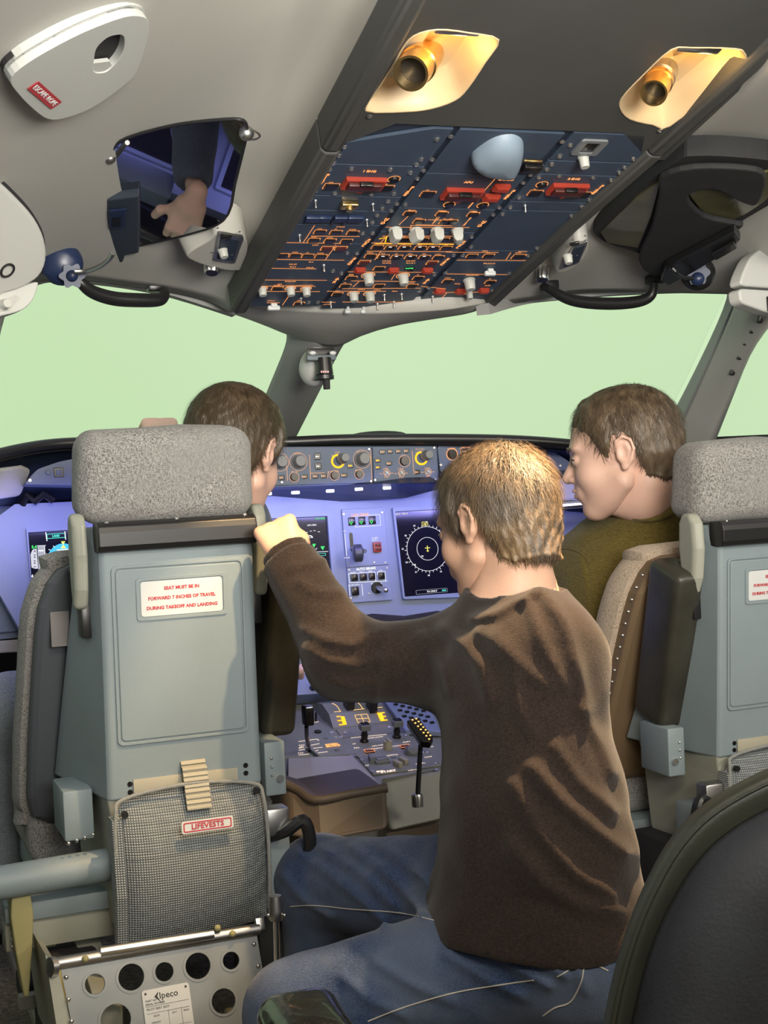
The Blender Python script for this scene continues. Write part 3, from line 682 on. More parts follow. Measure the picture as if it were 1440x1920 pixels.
for x, y, w, h in ((110, 222, .014, .011), (210, 218, .015, .009), (267, 130, .014, .015), (270, 172, .014, .015), (257, 216, .014, .010), (293, 215, .014, .010), (382, 212, .015, .009), (410, 170, .014, .011), (550, 110, .014, .010), (583, 108, .012, .010), (619, 107, .013, .010), (653, 106, .013, .010), (530, 147, .013, .010), (530, 177, .013, .009), (578, 160, .014, .010), (700, 198, .013, .010), (908, 108, .018, .013)):
    put('push_button', KEY, FC.M(*fc(x, y), .002, sc=(w, h, .004)), fcu)
    f2 = FC.hit(*fc(x, y), .007)
    c = m_white_e if (x, y) in ((267, 130), (270, 172)) else None
    (FW if c else FA if (x, y) in ((530, 147), (410, 170), (530, 177)) else FL).mb.box((f2[0], f2[1], .0064), (w*.55, .0026, .0006))
FW.nonempty = True
for l in ((130, 128, 138, 236), (233, 122, 238, 228), (680, 105, 688, 208), (237, 203, 300, 201), (315, 195, 312, 225), (500, 100, 505, 235)): FL.line(*fc(*l[:2]), *fc(*l[2:]), .0012)
for x, y, n_ in ((180, 118, 5), (167, 196, 5), (355, 112, 3), (350, 126, 6), (455, 110, 5), (338, 195, 7), (445, 190, 4), (640, 128, 3), (715, 98, 6), (715, 112, 6), (745, 180, 4), (850, 96, 5), (905, 94, 6), (565, 183, 4), (630, 183, 4), (567, 220, 3), (632, 219, 3), (750, 215, 3)): FL.micro(*fc(x, y), n_, .0032, .0028)
FL.done('lit_legends', emis('legend_orange_pale', (1, .52, .28), .75), fcu); FA.done('amber_lights', m_amber, fcu); FW.done('lit_captions', m_white_e, fcu)
for x, y in ((108, 105), (492, 98), (500, 238), (780, 230), (775, 92), (518, 232), (112, 242)): put('screw', SCREW, FC.M(*fc(x, y), .002, sc=(.003,)*3), fcu)
# underside ledge with flood lights
UL = [W(470, 914, 3.30), W(824, 904, 3.30), W(820, 918, 3.36), W(760, 934, 3.42), W(470, 950, 3.42)]
MB().hull(UL, [p+Vector((0, .05, .012)) for p in UL]).put('ledge', m_navy, None, fcu, smooth=False)
for x, y in ((50, 292), (172, 287), (323, 280), (448, 272), (570, 267), (692, 262)):
    MB().box((0, 0, 0), (.020, .007, .005), .002, M=FC.M(*fc(x, y), .004)).put('flood_light', emis('flood_white', (.85, .86, 1), 2.2), None, fcu)
# end panels of the glareshield
for name, pts, lab in (('glareshield_side_panel', [(820, 836), (1000, 838), (1040, 848), (1068, 866), (1072, 876), (1062, 882), (900, 884), (826, 886)], 'blue-grey glareshield end panel between the two right-hand heads'),
                  ('glareshield_side_panel', [(46, 908), (70, 880), (110, 866), (150, 858), (260, 852), (260, 905), (150, 910)], 'blue-grey end panel with a square button at the far left of the glareshield')):
    g = empty(name, FC.w(*FC.hit(*pts[0]), 0), lab, 'panel')
    MB().prism(FC.poly(rpoly(pts, 6)), -.06, 0, FC.mat).put('panel', m_fcu, None, g, smooth=False)
    bx = (1018, 850) if pts[0][0] > 500 else (110, 886)
    bvl(MB().box((0, 0, .001), (.020, .020, .003)).put('button_frame', m_key, FC.M(*bx), g), .001)
    MB().box((0, 0, .003), (.012, .012, .003), .001).put('button', m_fcu, FC.M(*bx), g)
    for sx, sy in (((826, 872), (1050, 873)) if pts[0][0] > 500 else ((56, 901), (140, 900))): put('screw', SCREW, FC.M(sx, sy, .0, sc=(.004,)*3), g)
    if pts[0][0] > 500:
        F2 = Flat(FC, .0012); MB().cyl((0, 0, 0), (0, 0, .008), .011, .01, 18).put('dark_knob', m_key, FC.M(847, 852), g); F2.ring(*FC.hit(847, 852), .0145); F2.micro(847, 841, 5, .0035, .003); F2.micro(873, 839, 6, .0035, .003)
        put('guarded_button', k_red, FC.M(873, 850, sc=(.022, .014, .006)), g); F2.rect(*FC.hit(873, 850), .026, .018); F2.done('lit_legends', m_orange, g)
    else:
        MB().cyl((0, 0, 0), (0, 0, .004), .006, .005, 12).put('stud', m_fcu, FC.M(90, 886), g)

# side ledges below the glareshield
def block(name, pts, thick, m, parent=None, **k): return slab(name, pts, thick, m, parent, **k)
lb = empty('left_side_ledge', W(60, 920, 3.2), 'grey lining ledge with a dark clip under the left end of the glareshield', 'ledge')
bvl(block('padding', [(-60, 885, 2.9), (40, 872, 3.08), (58, 880, 3.12), (44, 912, 3.12), (38, 930, 3.1), (-60, 945, 2.9)], .1, m_lining, lb), .008)
block('dark_pocket', [(-10, 938, 3.05), (38, 915, 3.14), (260, 905, 3.32), (260, 925, 3.34), (80, 935, 3.3), (30, 948, 3.2), (-10, 950, 3.1)], .08, m_ovh2, lb)
MB().tube([W(42, 945, 3.16), W(52, 928, 3.15), (W(66, 940, 3.15)), W(82, 926, 3.15), W(100, 938, 3.16)], .009, 8).put('clip', m_black, None, lb)
rb = empty('right_side_ledge', W(1100, 930, 3.5), 'dark ledge with grey padding and metal strip under right glareshield end', 'ledge')
block('dark_pocket', [(824, 886, 3.36), (1075, 882, 3.5), (1080, 890, 3.5), (1040, 900, 3.46), (900, 906, 3.42), (826, 905, 3.38)], .06, m_ovh2, rb)
bvl(block('padding', [(1000, 900, 3.48), (1080, 884, 3.5), (1240, 860, 3.54), (1240, 935, 3.54), (1060, 940, 3.5), (1000, 938, 3.48)], .1, m_lining, rb), .008)
MB().tube([W(1030, 950, 3.42), W(1110, 944, 3.46), W(1200, 938, 3.5)], .009, 10).put('metal_strip', m_metal, None, rb)

# ------------------------------------------------------------------ main instrument panel
MP = Fr(680, 1050, 3.42, EX, (0, .12, 1))
mp = empty('main_instrument_panel', MP.w(0, -.1, 0), 'violet-lit blue-grey main instrument panel with dark displays and a landing gear lever', 'instrument panel')
basep = MP.poly([(-60, 1010), (28, 945), (140, 940), (500, 930), (1300, 895), (1300, 1105), (880, 1148), (655, 1166), (480, 1184), (52, 1212), (46, 1195)])
MB().prism(basep, -.04, -.004, MP.mat).put('base_panel', m_main, None, mp, smooth=False)
def qf(x, y): return (550+x*.22917, 940+y*.22917)     # zoomed crop
def display(name, bez, scr, depth=.004):
    B = MP.poly(rpoly(bez, 4)); S = MP.poly(scr)
    o = MB().plate(B, [S], -.006, .008, MP.mat).put('display_bezel', m_main, None, mp, smooth=False); bvl(o, .002)
    return MB().prism(S, -.008, -.001, MP.mat).put(name, m_screen, None, mp, smooth=False)
def px(x, y): return (40+x*.07639, 980+y*.07639)
pfd = display('display_screen', [(48, 990), (150, 984), (300, 978), (308, 1180), (66, 1195)], [(52, 999), (150, 993), (290, 985), (298, 1165), (64, 1180)])
nd2 = display('display_screen', [(330, 975), (480, 966), (620, 961), (635, 1150), (345, 1166)], [(340, 982), (480, 974), (612, 968), (625, 1138), (354, 1154)])
nd = display('display_screen', [(734, 952), (900, 943), (920, 1118), (754, 1124)], [(739, 960), (892, 951), (908, 1108), (757, 1119)])
for x_ in (1012, 1026, 1142): bvl(MB().prism(MP.poly([(x_, 938), (x_+5, 938), (x_+19, 1100), (x_+14, 1100)]), -.004, .003, MP.mat).put('edge_rib', m_main, None, mp, smooth=False), .001)
MB().lathe([(0, 0), (.016, 0), (.013, .012), (0, .014)], 18, MP.M(1083, 1008)).put('round_knob', m_key, None, mp)
# landing gear section
lg = MP.poly([(640, 955), (719, 951), (736, 1125), (655, 1131)]); o = MB().prism(lg, -.004, .003, MP.mat).put('gear_panel', m_main, None, mp, smooth=False); bvl(o, .0015)
MB().box((0, 0, .0035), (.105, .0012, .0006)).put('seam', m_key, MP.M(*qf(605, 530)), mp)
F1 = Flat(MP, .0040); F1w = Flat(MP, .0042); FG = Flat(MP, .0085); FT = Flat(MP, .0001)
for x, y in ((473, 165), (556, 160), (640, 156)):
    MB().box((0, 0, .005), (.0165, .019, .005), .001).put('gear_light', m_key, MP.M(*qf(x, y)), mp)
    a, b = MP.hit(*qf(x, y+12), .0085); MB().plate([(a-.005, b+.003), (a+.005, b+.003), (a, b-.005)], [[(a-.0028, b+.0018), (a+.0028, b+.0018), (a, b-.0026)]], .0078, .0084).put('lit_triangle', m_green_e, MP.mat, mp, smooth=False)
text('LDG GEAR', .0095, m_pink_e, MP.M(*qf(547, 112), .0042), mp, 'lit_lettering', bold=.0002)
text('AUTO BRAKE', .0082, m_white_e, MP.M(*qf(595, 552), .0042), mp, 'lit_lettering', bold=.0002)
MB().prism(MP.poly([qf(*p) for p in ((452, 265), (465, 256), (480, 265), (492, 400), (478, 412), (464, 400))]), .003, .0036, MP.mat).put('lever_slot', m_key, None, mp, smooth=False)
MB().cyl(MP.w(*MP.hit(*qf(473, 385)), .004), MP.w(*MP.hit(*qf(530, 420)), .05), .005, n=10).put('gear_lever', m_knobd, None, mp)
M = MP.M(*qf(528, 424), .05) @ Matrix.Rotation(math.radians(78), 4, 'Y')
MB().lathe([(0, -.011), (.016, -.011), (.021, -.008), (.021, .008), (.016, .011), (.008, .009), (0, .009)], 24, M).put('lever_wheel', mat('wheel_slate', (.05, .055, .075), .35), None, mp)
k = MB().box((0, 0, .005), (.020, .024, .008), .002); M = MP.M(*qf(680, 375), .003); k.put('guarded_button', m_red, M, mp)
for dx in (-.004, .004):
    for dy in (-.005, .005): MB().box((dx, dy, .0095), (.006, .007, .002), .0005).put('guard_window', m_redd, M, mp)
F1w.micro(*qf(668, 300), 4, .0035, .003); F1w.micro(*qf(668, 318), 4, .0035, .003)
for l in ((420, 262, 437, 448), (453, 592, 460, 665), (460, 665, 770, 652), (453, 592, 668, 578), (690, 575, 690, 600), (750, 575, 756, 652), (455, 678, 462, 770), (560, 676, 570, 772), (668, 578, 675, 655), (690, 578, 750, 574)): F1w.line(*qf(*l[:2]), *qf(*l[2:]), .0011)
for x, y, n_ in ((418, 244, 2), (440, 462, 4), (485, 582, 4), (558, 576, 3), (630, 572, 3), (712, 566, 3), (500, 684, 8), (682, 672, 8)): F1w.micro(*qf(x, y), n_, .003, .0026)
for x, y, w, h in ((493, 625, .0165, .016), (567, 620, .0165, .016), (638, 615, .0145, .016), (715, 610, .0155, .016), (500, 735, .0175, .021)): MB().box((0, 0, .006), (w, h, .006), .0015).put('push_button', m_key, MP.M(*qf(x, y)), mp)
MB().cyl((0, 0, 0), (0, 0, .006), .0145, .0135, 18).put('selector_base', m_key, MP.M(*qf(683, 707), .003), mp)
MB().cyl((0, 0, 0), (.010, -.008, .03), .006, .007, 12).sph((.010, -.008, .03), .007).put('selector_handle', m_metal, MP.M(*qf(683, 707), .006), mp)
a, b = MP.hit(*qf(603, 160)); F1w.rect(a, b, .066, .027, .0009)
F1w.done('white_markings', m_white_e, mp)
for x, y in ((410, 105), (725, 90), (450, 510), (750, 500), (660, 498), (455, 560), (765, 545), (470, 790), (620, 755)): put('screw', SCREW, MP.M(*qf(x, y), .003, sc=(.0028,)*3), mp)
put('screw', SCREW, MP.M(845, 1139, .0, sc=(.0045,)*3), mp)

# display graphics
def glyphs(scr, fr=MP, z=.0004): f = Flat(fr, z); f.scr = scr; return f
w_ = glyphs(nd)
a, b = MP.hit(*qf(1098, 388)); R1 = abs(MP.hit(*qf(1098, 205))[1]-b); R2 = abs(MP.hit(*qf(1098, 293))[1]-b)
w_.ring(a, b, R1, .0009, 56); w_.ring(a, b, R2, .0009, 40)
for k in range(36):
    an = math.radians(10*k); r0 = R1; r1 = R1+(.006 if k % 3 == 0 else .004)
    w_.mb.prism([(a+r*math.cos(an+s), b+r*math.sin(an+s)) for r, s in ((r0, -.008), (r1, -.008), (r1, .008), (r0, .008))], 0, .0004)
for k, lab in enumerate(('33', '0', '3', '6', '9', '12', '15', '18', '21', '24', '27', '30')):
    an = math.radians(112-30*k+5); text(lab, .0058, m_white_e, MP.mat @ Matrix.Translation((a+(R1+.0105)*math.cos(an), b+(R1+.0105)*math.sin(an), .0004)), nd, 'lit_lettering')
w_.done('compass_rings', m_white_e, nd, False)
text('20', .006, m_white_e, MP.M(*qf(1055, 450), .0004), nd, 'lit_lettering'); text('40', .006, m_white_e, MP.M(*qf(993, 520), .0004), nd, 'lit_lettering')
text('TA ONLY', .0065, m_white_e, MP.M(*qf(1135, 736), .0004), nd, 'lit_lettering'); text('ABS', .0065, m_cyan_e, MP.M(*qf(1232, 728), .0004), nd, 'lit_lettering')
g_ = glyphs(nd); a2, b2 = MP.hit(*qf(1132, 735)); g_.rect(a2, b2, .082, .010, .0006); g_.done('caption_box', m_grey_e, nd, False)
y_ = glyphs(nd); y_.mb.box((a, b, .0002), (.0017, .015, .0004)).box((a, b+.002, .0002), (.013, .0017, .0004)).box((a, b-.005, .0002), (.006, .0015, .0004)); a2, b2 = MP.hit(*qf(1076, 183)); y_.rect(a2, b2, .016, .010, .001); y_.done('aircraft_symbol', m_yell_e, nd, False)
text('360', .006, m_yell_e, MP.M(*qf(1076, 184), .0004), nd, 'lit_lettering')
text('GS 0  TAS 0', .0062, m_white_e, MP.M(*qf(885, 103), .0004), nd, 'lit_lettering')
# centre display
text('UTC 08:52', .0055, m_green_e, MP.M(*qf(220, 142), .0004), nd2, 'lit_lettering'); text('APU BRK', .0058, m_white_e, MP.M(*qf(152, 195), .0004), nd2, 'lit_lettering')
w_ = glyphs(nd2)
for l in ((35, 178, 42, 240), (102, 254, 118, 253), (135, 244, 152, 243), (165, 240, 182, 240), (200, 248, 218, 250), (105, 418, 285, 410)): w_.line(*qf(*l[:2]), *qf(*l[2:]), .0012)
a, b = MP.hit(*qf(136, 300)); w_.mb.plate([(a+.0075*math.cos(t), b+.0065*math.sin(t)) for t in np.linspace(0, math.pi, 12)], [[(a+.0045*math.cos(t), b+.001+.003*math.sin(t)) for t in np.linspace(0, math.pi, 8)]], 0, .0004)
w_.micro(*qf(170, 390), 4, .003, .003); w_.done('display_marks', m_white_e, nd2)
g_ = glyphs(nd2)
for x, y, s_ in ((170, 362, 1.), (240, 384, 1.15)):
    a, b = MP.hit(*qf(x, y)); g_.mb.prism([(a-.0045*s_, b+.004*s_), (a+.0045*s_, b+.004*s_), (a, b-.004*s_)], 0, .0004)
g_.done('green_arrows', m_green_e, nd2)
c_ = glyphs(nd2); a, b = MP.hit(*qf(195, 438)); c_.rect(a, b, .042, .006, .0008); c_.done('cyan_frame', m_cyan_e, nd2, False)
# left primary flight display
c_ = glyphs(pfd); a, b = MP.hit(*px(850, 325)); c_.rect(a, b, .040, .0105, .0012); c_.done('cyan_frame', m_cyan_e, pfd, False)
text('LAND', .006, m_cyan_e, MP.M(*px(850, 327), .0004), pfd, 'lit_lettering', bold=.0003)
a, b = MP.hit(*px(1050, 1020)); s_ = [(a+.0385*math.cos(t), b+.046*math.sin(t)) for t in np.linspace(math.radians(2), math.radians(178), 26)]
MB().prism(s_, 0, .0003, MP.mat).put('horizon_sky', m_blue_e, None, pfd, smooth=False)
MB().prism([(a-.0385, b), (a+.0385, b), (a+.034, b-.03), (a+.015, b-.046), (a-.015, b-.046), (a-.034, b-.03)], 0, .0003, MP.mat).put('horizon_ground', emis('ground_brown', (.35, .14, .03), .8), None, pfd, smooth=False)
y_ = glyphs(pfd, z=.0008)
for t0, t1 in (((975, 460), (1075, 455)), ): y_.quad([px(975, 460), px(1080, 455), px(1028, 545)]); y_.quad([px(965, 628), px(1100, 625), px(1028, 540)])
y_.done('bank_pointer', m_yell_e, pfd, False)
w_ = glyphs(pfd, z=.0007)
for l, wd in (((600, 235, 630, 450), .002), ((1068, 212, 1090, 415), .002), ((385, 568, 600, 560), .0012), ((568, 575, 600, 1080), .0014), ((870, 672, 1210, 655), .0022), ((1000, 705, 1090, 700), .001), ((1000, 740, 1090, 735), .001), ((1000, 775, 1090, 770), .001), ((880, 830, 1220, 815), .0022), ((780, 570, 820, 605), .0015), ((670, 655, 715, 675), .0015), ((610, 760, 660, 785), .0015), ((555, 1005, 720, 985), .0015), ((420, 690, 545, 685), .0028), ((430, 900, 545, 893), .0028)): w_.line(*px(*l[:2]), *px(*l[2:]), wd)
w_.done('display_marks', m_white_e, pfd)
t_ = glyphs(pfd); t_.quad([px(395, 580), px(565, 570), px(600, 1500), px(440, 1500)]); t_.done('altitude_tape', m_grey_e, pfd, False)
t_ = glyphs(pfd); t_.mb.prism(MP.poly([px(*p) for p in ((300, 650), (375, 640), (410, 1130), (330, 1130), (250, 1100), (225, 780), (260, 690))]), 0, .0004); t_.done('speed_scale', emis('scale_pale', (.62, .62, .72), .9), pfd, False)
text('5.4', .009, m_green_e, MP.M(*px(315, 600), .0006), pfd, 'lit_lettering', bold=.0003); text('1.0', .009, m_yell_e, MP.M(*px(385, 1305), .0006), pfd, 'lit_lettering', bold=.0003); text('6', .009, m_white_e, MP.M(*px(272, 1312), .0006), pfd, 'lit_lettering', bold=.0003)
for i in range(6): text('~' if i % 2 else '^', .009, m_key, MP.M(*px(330, 720+i*72), .0006), pfd, 'scale_mark', bold=.0003)
# outer left panel with a violet-lit flap
ol = empty('outboard_panel', W(10, 1200, 3.1), 'pale violet-lit hinged side panel at the left edge beside the flight display', 'panel')
OP = Fr(20, 1070, 3.2, Vector((1, .35, 0)), (0, .1, 1))
bvl(MB().prism(OP.poly(rpoly([(-60, 935), (24, 935), (44, 1195), (-60, 1206)], 6)), -.04, 0, OP.mat).put('panel', m_main, None, ol, smooth=False), .003)
bvl(MB().prism(OP.poly(rpoly([(-60, 996), (20, 995), (34, 1184), (-60, 1192)], 8)), 0, .008, OP.mat).put('flap', m_main, None, ol, smooth=False), .003)
bvl(MB().prism(OP.poly([(-60, 1206), (44, 1198), (48, 1222), (-60, 1228)]), -.02, .012, OP.mat).put('sill', m_lining, None, ol, smooth=False), .003)
MB().tube([W(*p) for p in ((640, 1176, 3.34), (700, 1168, 3.33), (760, 1170, 3.32), (820, 1163, 3.3), (880, 1164, 3.3), (960, 1160, 3.3))], [.02, .022, .019, .022, .02, .02], 14).put('knee_padding', m_blackm, None, mp)

# blue flood strip under the glareshield
lamp('panel_flood', 'AREA', W(660, 936, 3.24), 1.2, (.36, .34, 1), W(640, 1060, 3.42), .75, .03)
lamp('panel_flood', 'AREA', W(120, 955, 3.0), .6, (.36, .34, 1), W(110, 1080, 3.3), .35, .03)
lamp('panel_flood', 'AREA', W(1000, 925, 3.36), .6, (.36, .34, 1), W(1010, 1050, 3.5), .4, .03)
lamp('lower_flood', 'AREA', W(640, 1180, 3.28), .28, (.36, .38, 1), W(650, 1330, 3.2), .5, .03)

# ------------------------------------------------------------------ centre pedestal
PD = Fr(690, 1440, 3.08, EX, (0, math.cos(math.radians(12)), math.sin(math.radians(12))))
pd = empty('centre_pedestal', W(690, 1500, 3.1)-Vector((0, 0, .1)), 'grey centre pedestal with thrust levers, engine switches and lit markings', 'pedestal')
def q5(x, y): return (560+x*.19444, 1290+y*.19444)
MB().prism(PD.poly([(470, 1290), (540, 1230), (790, 1230), (845, 1400), (842, 1436), (716, 1458), (714, 1475), (560, 1500), (470, 1500)]), -.30, -.003, PD.mat).put('pedestal_body', m_ped, None, pd, smooth=False)
for pts in ([(470, 1360), q5(-60, 330), q5(280, 330), q5(420, 490), q5(560, 640), (470, 1424)], [q5(420, 490), q5(1040, 430), q5(1380, 745), q5(720, 838)], [q5(300, 320), q5(150, 120), q5(800, 120), q5(1035, 425), q5(415, 482)]):
    bvl(MB().prism(PD.poly(pts), -.003, .001, PD.mat).put('panel', m_ped, None, pd, smooth=False), .001, 1)
# quadrant hump with two thrust levers
H = Matrix.Translation((0, 0, 0))
qa, qb = PD.hit(*q5(600, 370)); qw = .135
mb = MB(); prof = [(.14, -.01), (.125, .018), (.08, .032), (.03, .026), (0, .004), (-.005, -.01)]
mb.loft([[PD.w(qa+s*qw/2, qb+y, z) for y, z in prof] for s in (-1, 1)]); mb.put('thrust_quadrant', m_ped, None, pd, smooth=False)
for x0, x1, xs in ((470, 0, 0), (690, 0, 0)):
    a, b = PD.hit(*q5(x0+10, 300))
    MB().loft([[PD.w(a+sx*w, b+sy, z) for sx, sy in ((-1, -.014), (1, -.014), (1, .014), (-1, .014))] for w, z in ((.009, 0), (.0095, .06), (.0095, .10))]).put('thrust_lever', m_key, None, pd, smooth=False)
    MB().box((0, 0, .0), (.026, .03, .026), .006, M=PD.mat @ Matrix.Translation((a, b, .11))).put('lever_handle', m_key, None, pd)
QF = Fr(*q5(600, 330), 3.1, EX, (0, .52, .85)); QF.O = PD.w(qa, qb+.014, .017); QF.mat = Matrix.Translation(QF.O) @ QF.mat.to_3x3().to_4x4()
fy = Flat(QF, .002)
for pts in ([(405, 275), (440, 272), (465, 352), (428, 355)], [(755, 238), (800, 235), (830, 315), (790, 318)]): fy.quad([q5(*p) for p in pts])
for l in ((365, 275, 405, 272), (375, 315, 420, 312), (390, 355, 430, 352), (800, 240, 830, 235), (812, 275, 842, 272), (825, 310, 858, 307)): fy.line(*q5(*l[:2]), *q5(*l[2:]), .0024)
fy.done('detent_marks', m_amber, pd)
fo = Flat(QF, .002)
for l in ((540, 262, 660, 250), (575, 335, 690, 325), (540, 262, 575, 335), (660, 250, 690, 325), (598, 255, 632, 330), (560, 298, 675, 290), (340, 230, 410, 225), (530, 212, 635, 200), (745, 190, 808, 184)): fo.line(*q5(*l[:2]), *q5(*l[2:]), .0014)
for cx, cy in ((322, 148), (540, 128)):
    P0 = [(cx, cy), (cx+30, cy+10), (cx+55, cy+35), (cx+78, cy+72)]
    for p, q in zip(P0, P0[1:]): fo.line(*q5(*p), *q5(*q), .0016)
fo.done('lit_marks', emis('legend_amber_pale', (1, .62, .22), .9), pd)
# engine master switches
for cx, cy, sx, sy in ((650, 395, 632, 520), (968, 355, 945, 480)):
    b0 = PD.hit3(*q5(sx, sy)); t0 = b0+PD.n*.036
    MB().lathe([(.010, 0), (.010, .004), (.0065, .008), (.0085, .016), (.0065, .022), (.006, .036)], 14, PD.M(*q5(sx, sy))).put('switch_stem', m_key, None, pd)
    hb = MB().box((0, 0, 0), (.023, .022, .014), .002); hb.put('switch_cap', m_knobd, Matrix.Translation(t0) @ PD.mat.to_3x3().to_4x4(), pd)
    MB().box((0, 0, .0075), (.018, .016, .002), .0004).put('cap_inlay', m_key, Matrix.Translation(t0) @ PD.mat.to_3x3().to_4x4(), pd)
MB().cyl((0, 0, 0), (0, 0, .020), .0105, .0095, 18).box((0, 0, .022), (.006, .018, .006), .002).put('mode_selector', m_cream, PD.M(*q5(858, 590)), pd)
for x, y in ((682, 622), (1025, 578)): MB().box((0, 0, .002), (.021, .013, .004), .001).put('push_button', m_redd, PD.M(*q5(x, y)), pd)
MB().box((0, 0, .004), (.034, .024, .008), .003).box((0, 0, .009), (.026, .016, .003), .001).put('latch_plate', m_knobd, PD.M(*q5(800, 715)), pd)
for x, y in ((760, 0), (0, 0))[:0]: pass
MB().prism([(-.006, -.012), (.006, -.012), (.002, .012), (-.002, .012)], 0, .014).put('guard_post', m_knobd, PD.M(*q5(695, 710)), pd, smooth=False)
for x, y in ((955, 755), (1010, 725)): MB().box((0, 0, .006), (.011, .024, .012), .002).put('rocker_switch', m_cream, PD.M(*q5(x, y), rot=.3), pd)
MB().lathe([(0, 0), (.016, 0), (.017, .008), (.012, .016), (0, .018)], 18, PD.M(*q5(1085, 630)) @ Matrix.Rotation(.6, 4, 'X')).put('selector_shield', m_knobd, None, pd)
MB().cyl((0, 0, 0), (0, 0, .004), .0085, .008, 14).put('blank_plug', m_key, PD.M(*q5(185, 430)), pd)
for x, y in ((265, 488), (372, 604), (915, 675)): MB().cyl((0, 0, 0), (0, 0, .003), .006, .0055, 12).put('blank_plug', m_knobd, PD.M(*q5(x, y)), pd)
for x, y in ((355, 480), (405, 475), (465, 598), (610, 695), (520, 655), (565, 650), (710, 805), (1335, 725), (1340, 790), (1210, 620), (1250, 620), (1045, 455), (455, 430), (880, 378), (315, 430)): put('fastener', SCREW, PD.M(*q5(x, y), .001, sc=(.0052, .0052, .004)), pd)
# speed brake lever
bb = PD.hit3(*q5(150, 650)); slot = PD.poly([q5(*p) for p in ((60, 590), (100, 585), (195, 662), (150, 665))]); MB().prism(slot, .001, .0016, PD.mat).put('lever_slot', m_key, None, pd, smooth=False)
MB().tube([PD.w(*PD.hit(*q5(100, 600)), 0), W(*q5(78, 470), 3.02), W(*q5(75, 370), 3.0)], .0045, 8).put('lever_stem', m_key, None, pd)
MB().box((0, 0, 0), (.020, .028, .042), .004, M=Matrix.Translation(W(*q5(88, 262), 3.0))).put('lever_handle', m_key, None, pd)
MB().box((0, -.0145, .018), (.013, .001, .0012), M=Matrix.Translation(W(*q5(88, 262), 3.0))).put('handle_mark', m_white_e, None, pd)
MB().cyl((0, 0, 0), (0, 0, .022), .0025, n=8).put('small_pin', m_key, PD.M(*q5(165, 325)), pd)
fo = Flat(PD, .0024)
for l in ((0, 515, 170, 492), (175, 490, 195, 505), (120, 550, 200, 535), (140, 580, 230, 570), (160, 605, 190, 600), (185, 625, 280, 612), (0, 600, 60, 590), (0, 645, 100, 635), (10, 570, 45, 560), (500, 480, 850, 445)): fo.line(*q5(*l[:2]), *q5(*l[2:]), .0016)
for x, y, n_ in ((30, 550, 3), (25, 575, 3), (20, 625, 3), (740, 475, 8), (535, 537, 2), (560, 575, 3), (760, 553, 6), (760, 580, 7), (930, 558, 4), (1040, 518, 4), (905, 645, 6), (1250, 662, 4), (1175, 725, 5), (660, 745, 2), (1275, 565, 3), (1100, 790, 5), (160, 328, 4)): fo.micro(*q5(x, y), n_, .0042, .0034)
fo.done('lit_legends', emis('legend_white_warm', (1, .8, .66), .9), pd)
for t_, x, y, s_, mm in (('SPEED\nBRAKE', 325, 550, .011, emis('legend_orange2', (1, .45, .16), 1.)), ('START', 865, 803, .012, MATS['legend_white_warm']), ('ENG', 785, 803, .008, MATS['legend_white_warm'])):
    text(t_, s_, mm, PD.M(*q5(x, y), .0026), pd, 'lit_lettering', line=.8, bold=.0003)
fo = Flat(PD, .0052)
for x, y in ((682, 622), (1025, 578)): pass
a, b = PD.hit(*q5(682, 622)); fo.rect(a, b, .0235, .0155); a, b = PD.hit(*q5(1025, 578)); fo.rect(a, b, .0235, .0155); fo.done('lit_outline', m_orange, pd)
# rear block of the pedestal
rbk = [W(712, 1460, 3.02), W(850, 1436, 3.06), W(852, 1530, 2.98), W(735, 1560, 2.94)]
o = MB().hull([W(714, 1466, 3.04), W(860, 1438, 3.1), W(862, 1528, 3.02), W(733, 1558, 2.97)], [W(600, 1460, 3.3), W(860, 1425, 3.4), W(862, 1500, 3.4), W(640, 1545, 3.3)]).put('rear_block', m_shell2, None, pd, smooth=False); bvl(o, .008, 3)
# lower front details: trim wheel side, small levers, keypad units
LP = Fr(600, 1270, 3.42, EX, (0, .55, .83))
MB().prism(LP.poly([(540, 1215), (820, 1200), (825, 1285), (545, 1304)]), -.05, 0, LP.mat).put('lower_panel', m_main, None, pd, smooth=False)
MB().cyl((0, 0, 0), (0, 0, .03), .008, .004, 12).sph((0, 0, .032), .006).put('rudder_trim_knob', m_key, LP.M(586, 1290), pd)
MB().cyl((0, 0, 0), (0, 0, .004), .008, .008, 14).put('round_button', m_redd, LP.M(567, 1254), pd); fo = Flat(LP, .001); fo.ring(*LP.hit(567, 1254), .011); fo.micro(569, 1246, 3, .004, .003); fo.micro(569, 1240, 3, .004, .003)
fo.ring(*LP.hit(608, 1290), .012); fo.micro(640, 1308, 5); fo.done('lit_legends', m_pink_e, pd)
KP = Fr(775, 1345, 3.1, EX, PD.ey); KP.O = PD.hit3(775, 1345, .012); KP.mat = Matrix.Translation(KP.O) @ KP.mat.to_3x3().to_4x4()
bvl(MB().prism(KP.poly([(718, 1310), (806, 1328), (828, 1372), (760, 1368)]), -.012, .0, KP.mat).put('keypad_unit', m_main, None, pd, smooth=False), .002)
for i in range(5):
    for j in range(3): MB().box((0, 0, .002), (.010, .008, .004), .001).put('keypad_key', m_key, KP.M(742+i*13+j*8, 1322+j*11+i*3), pd)
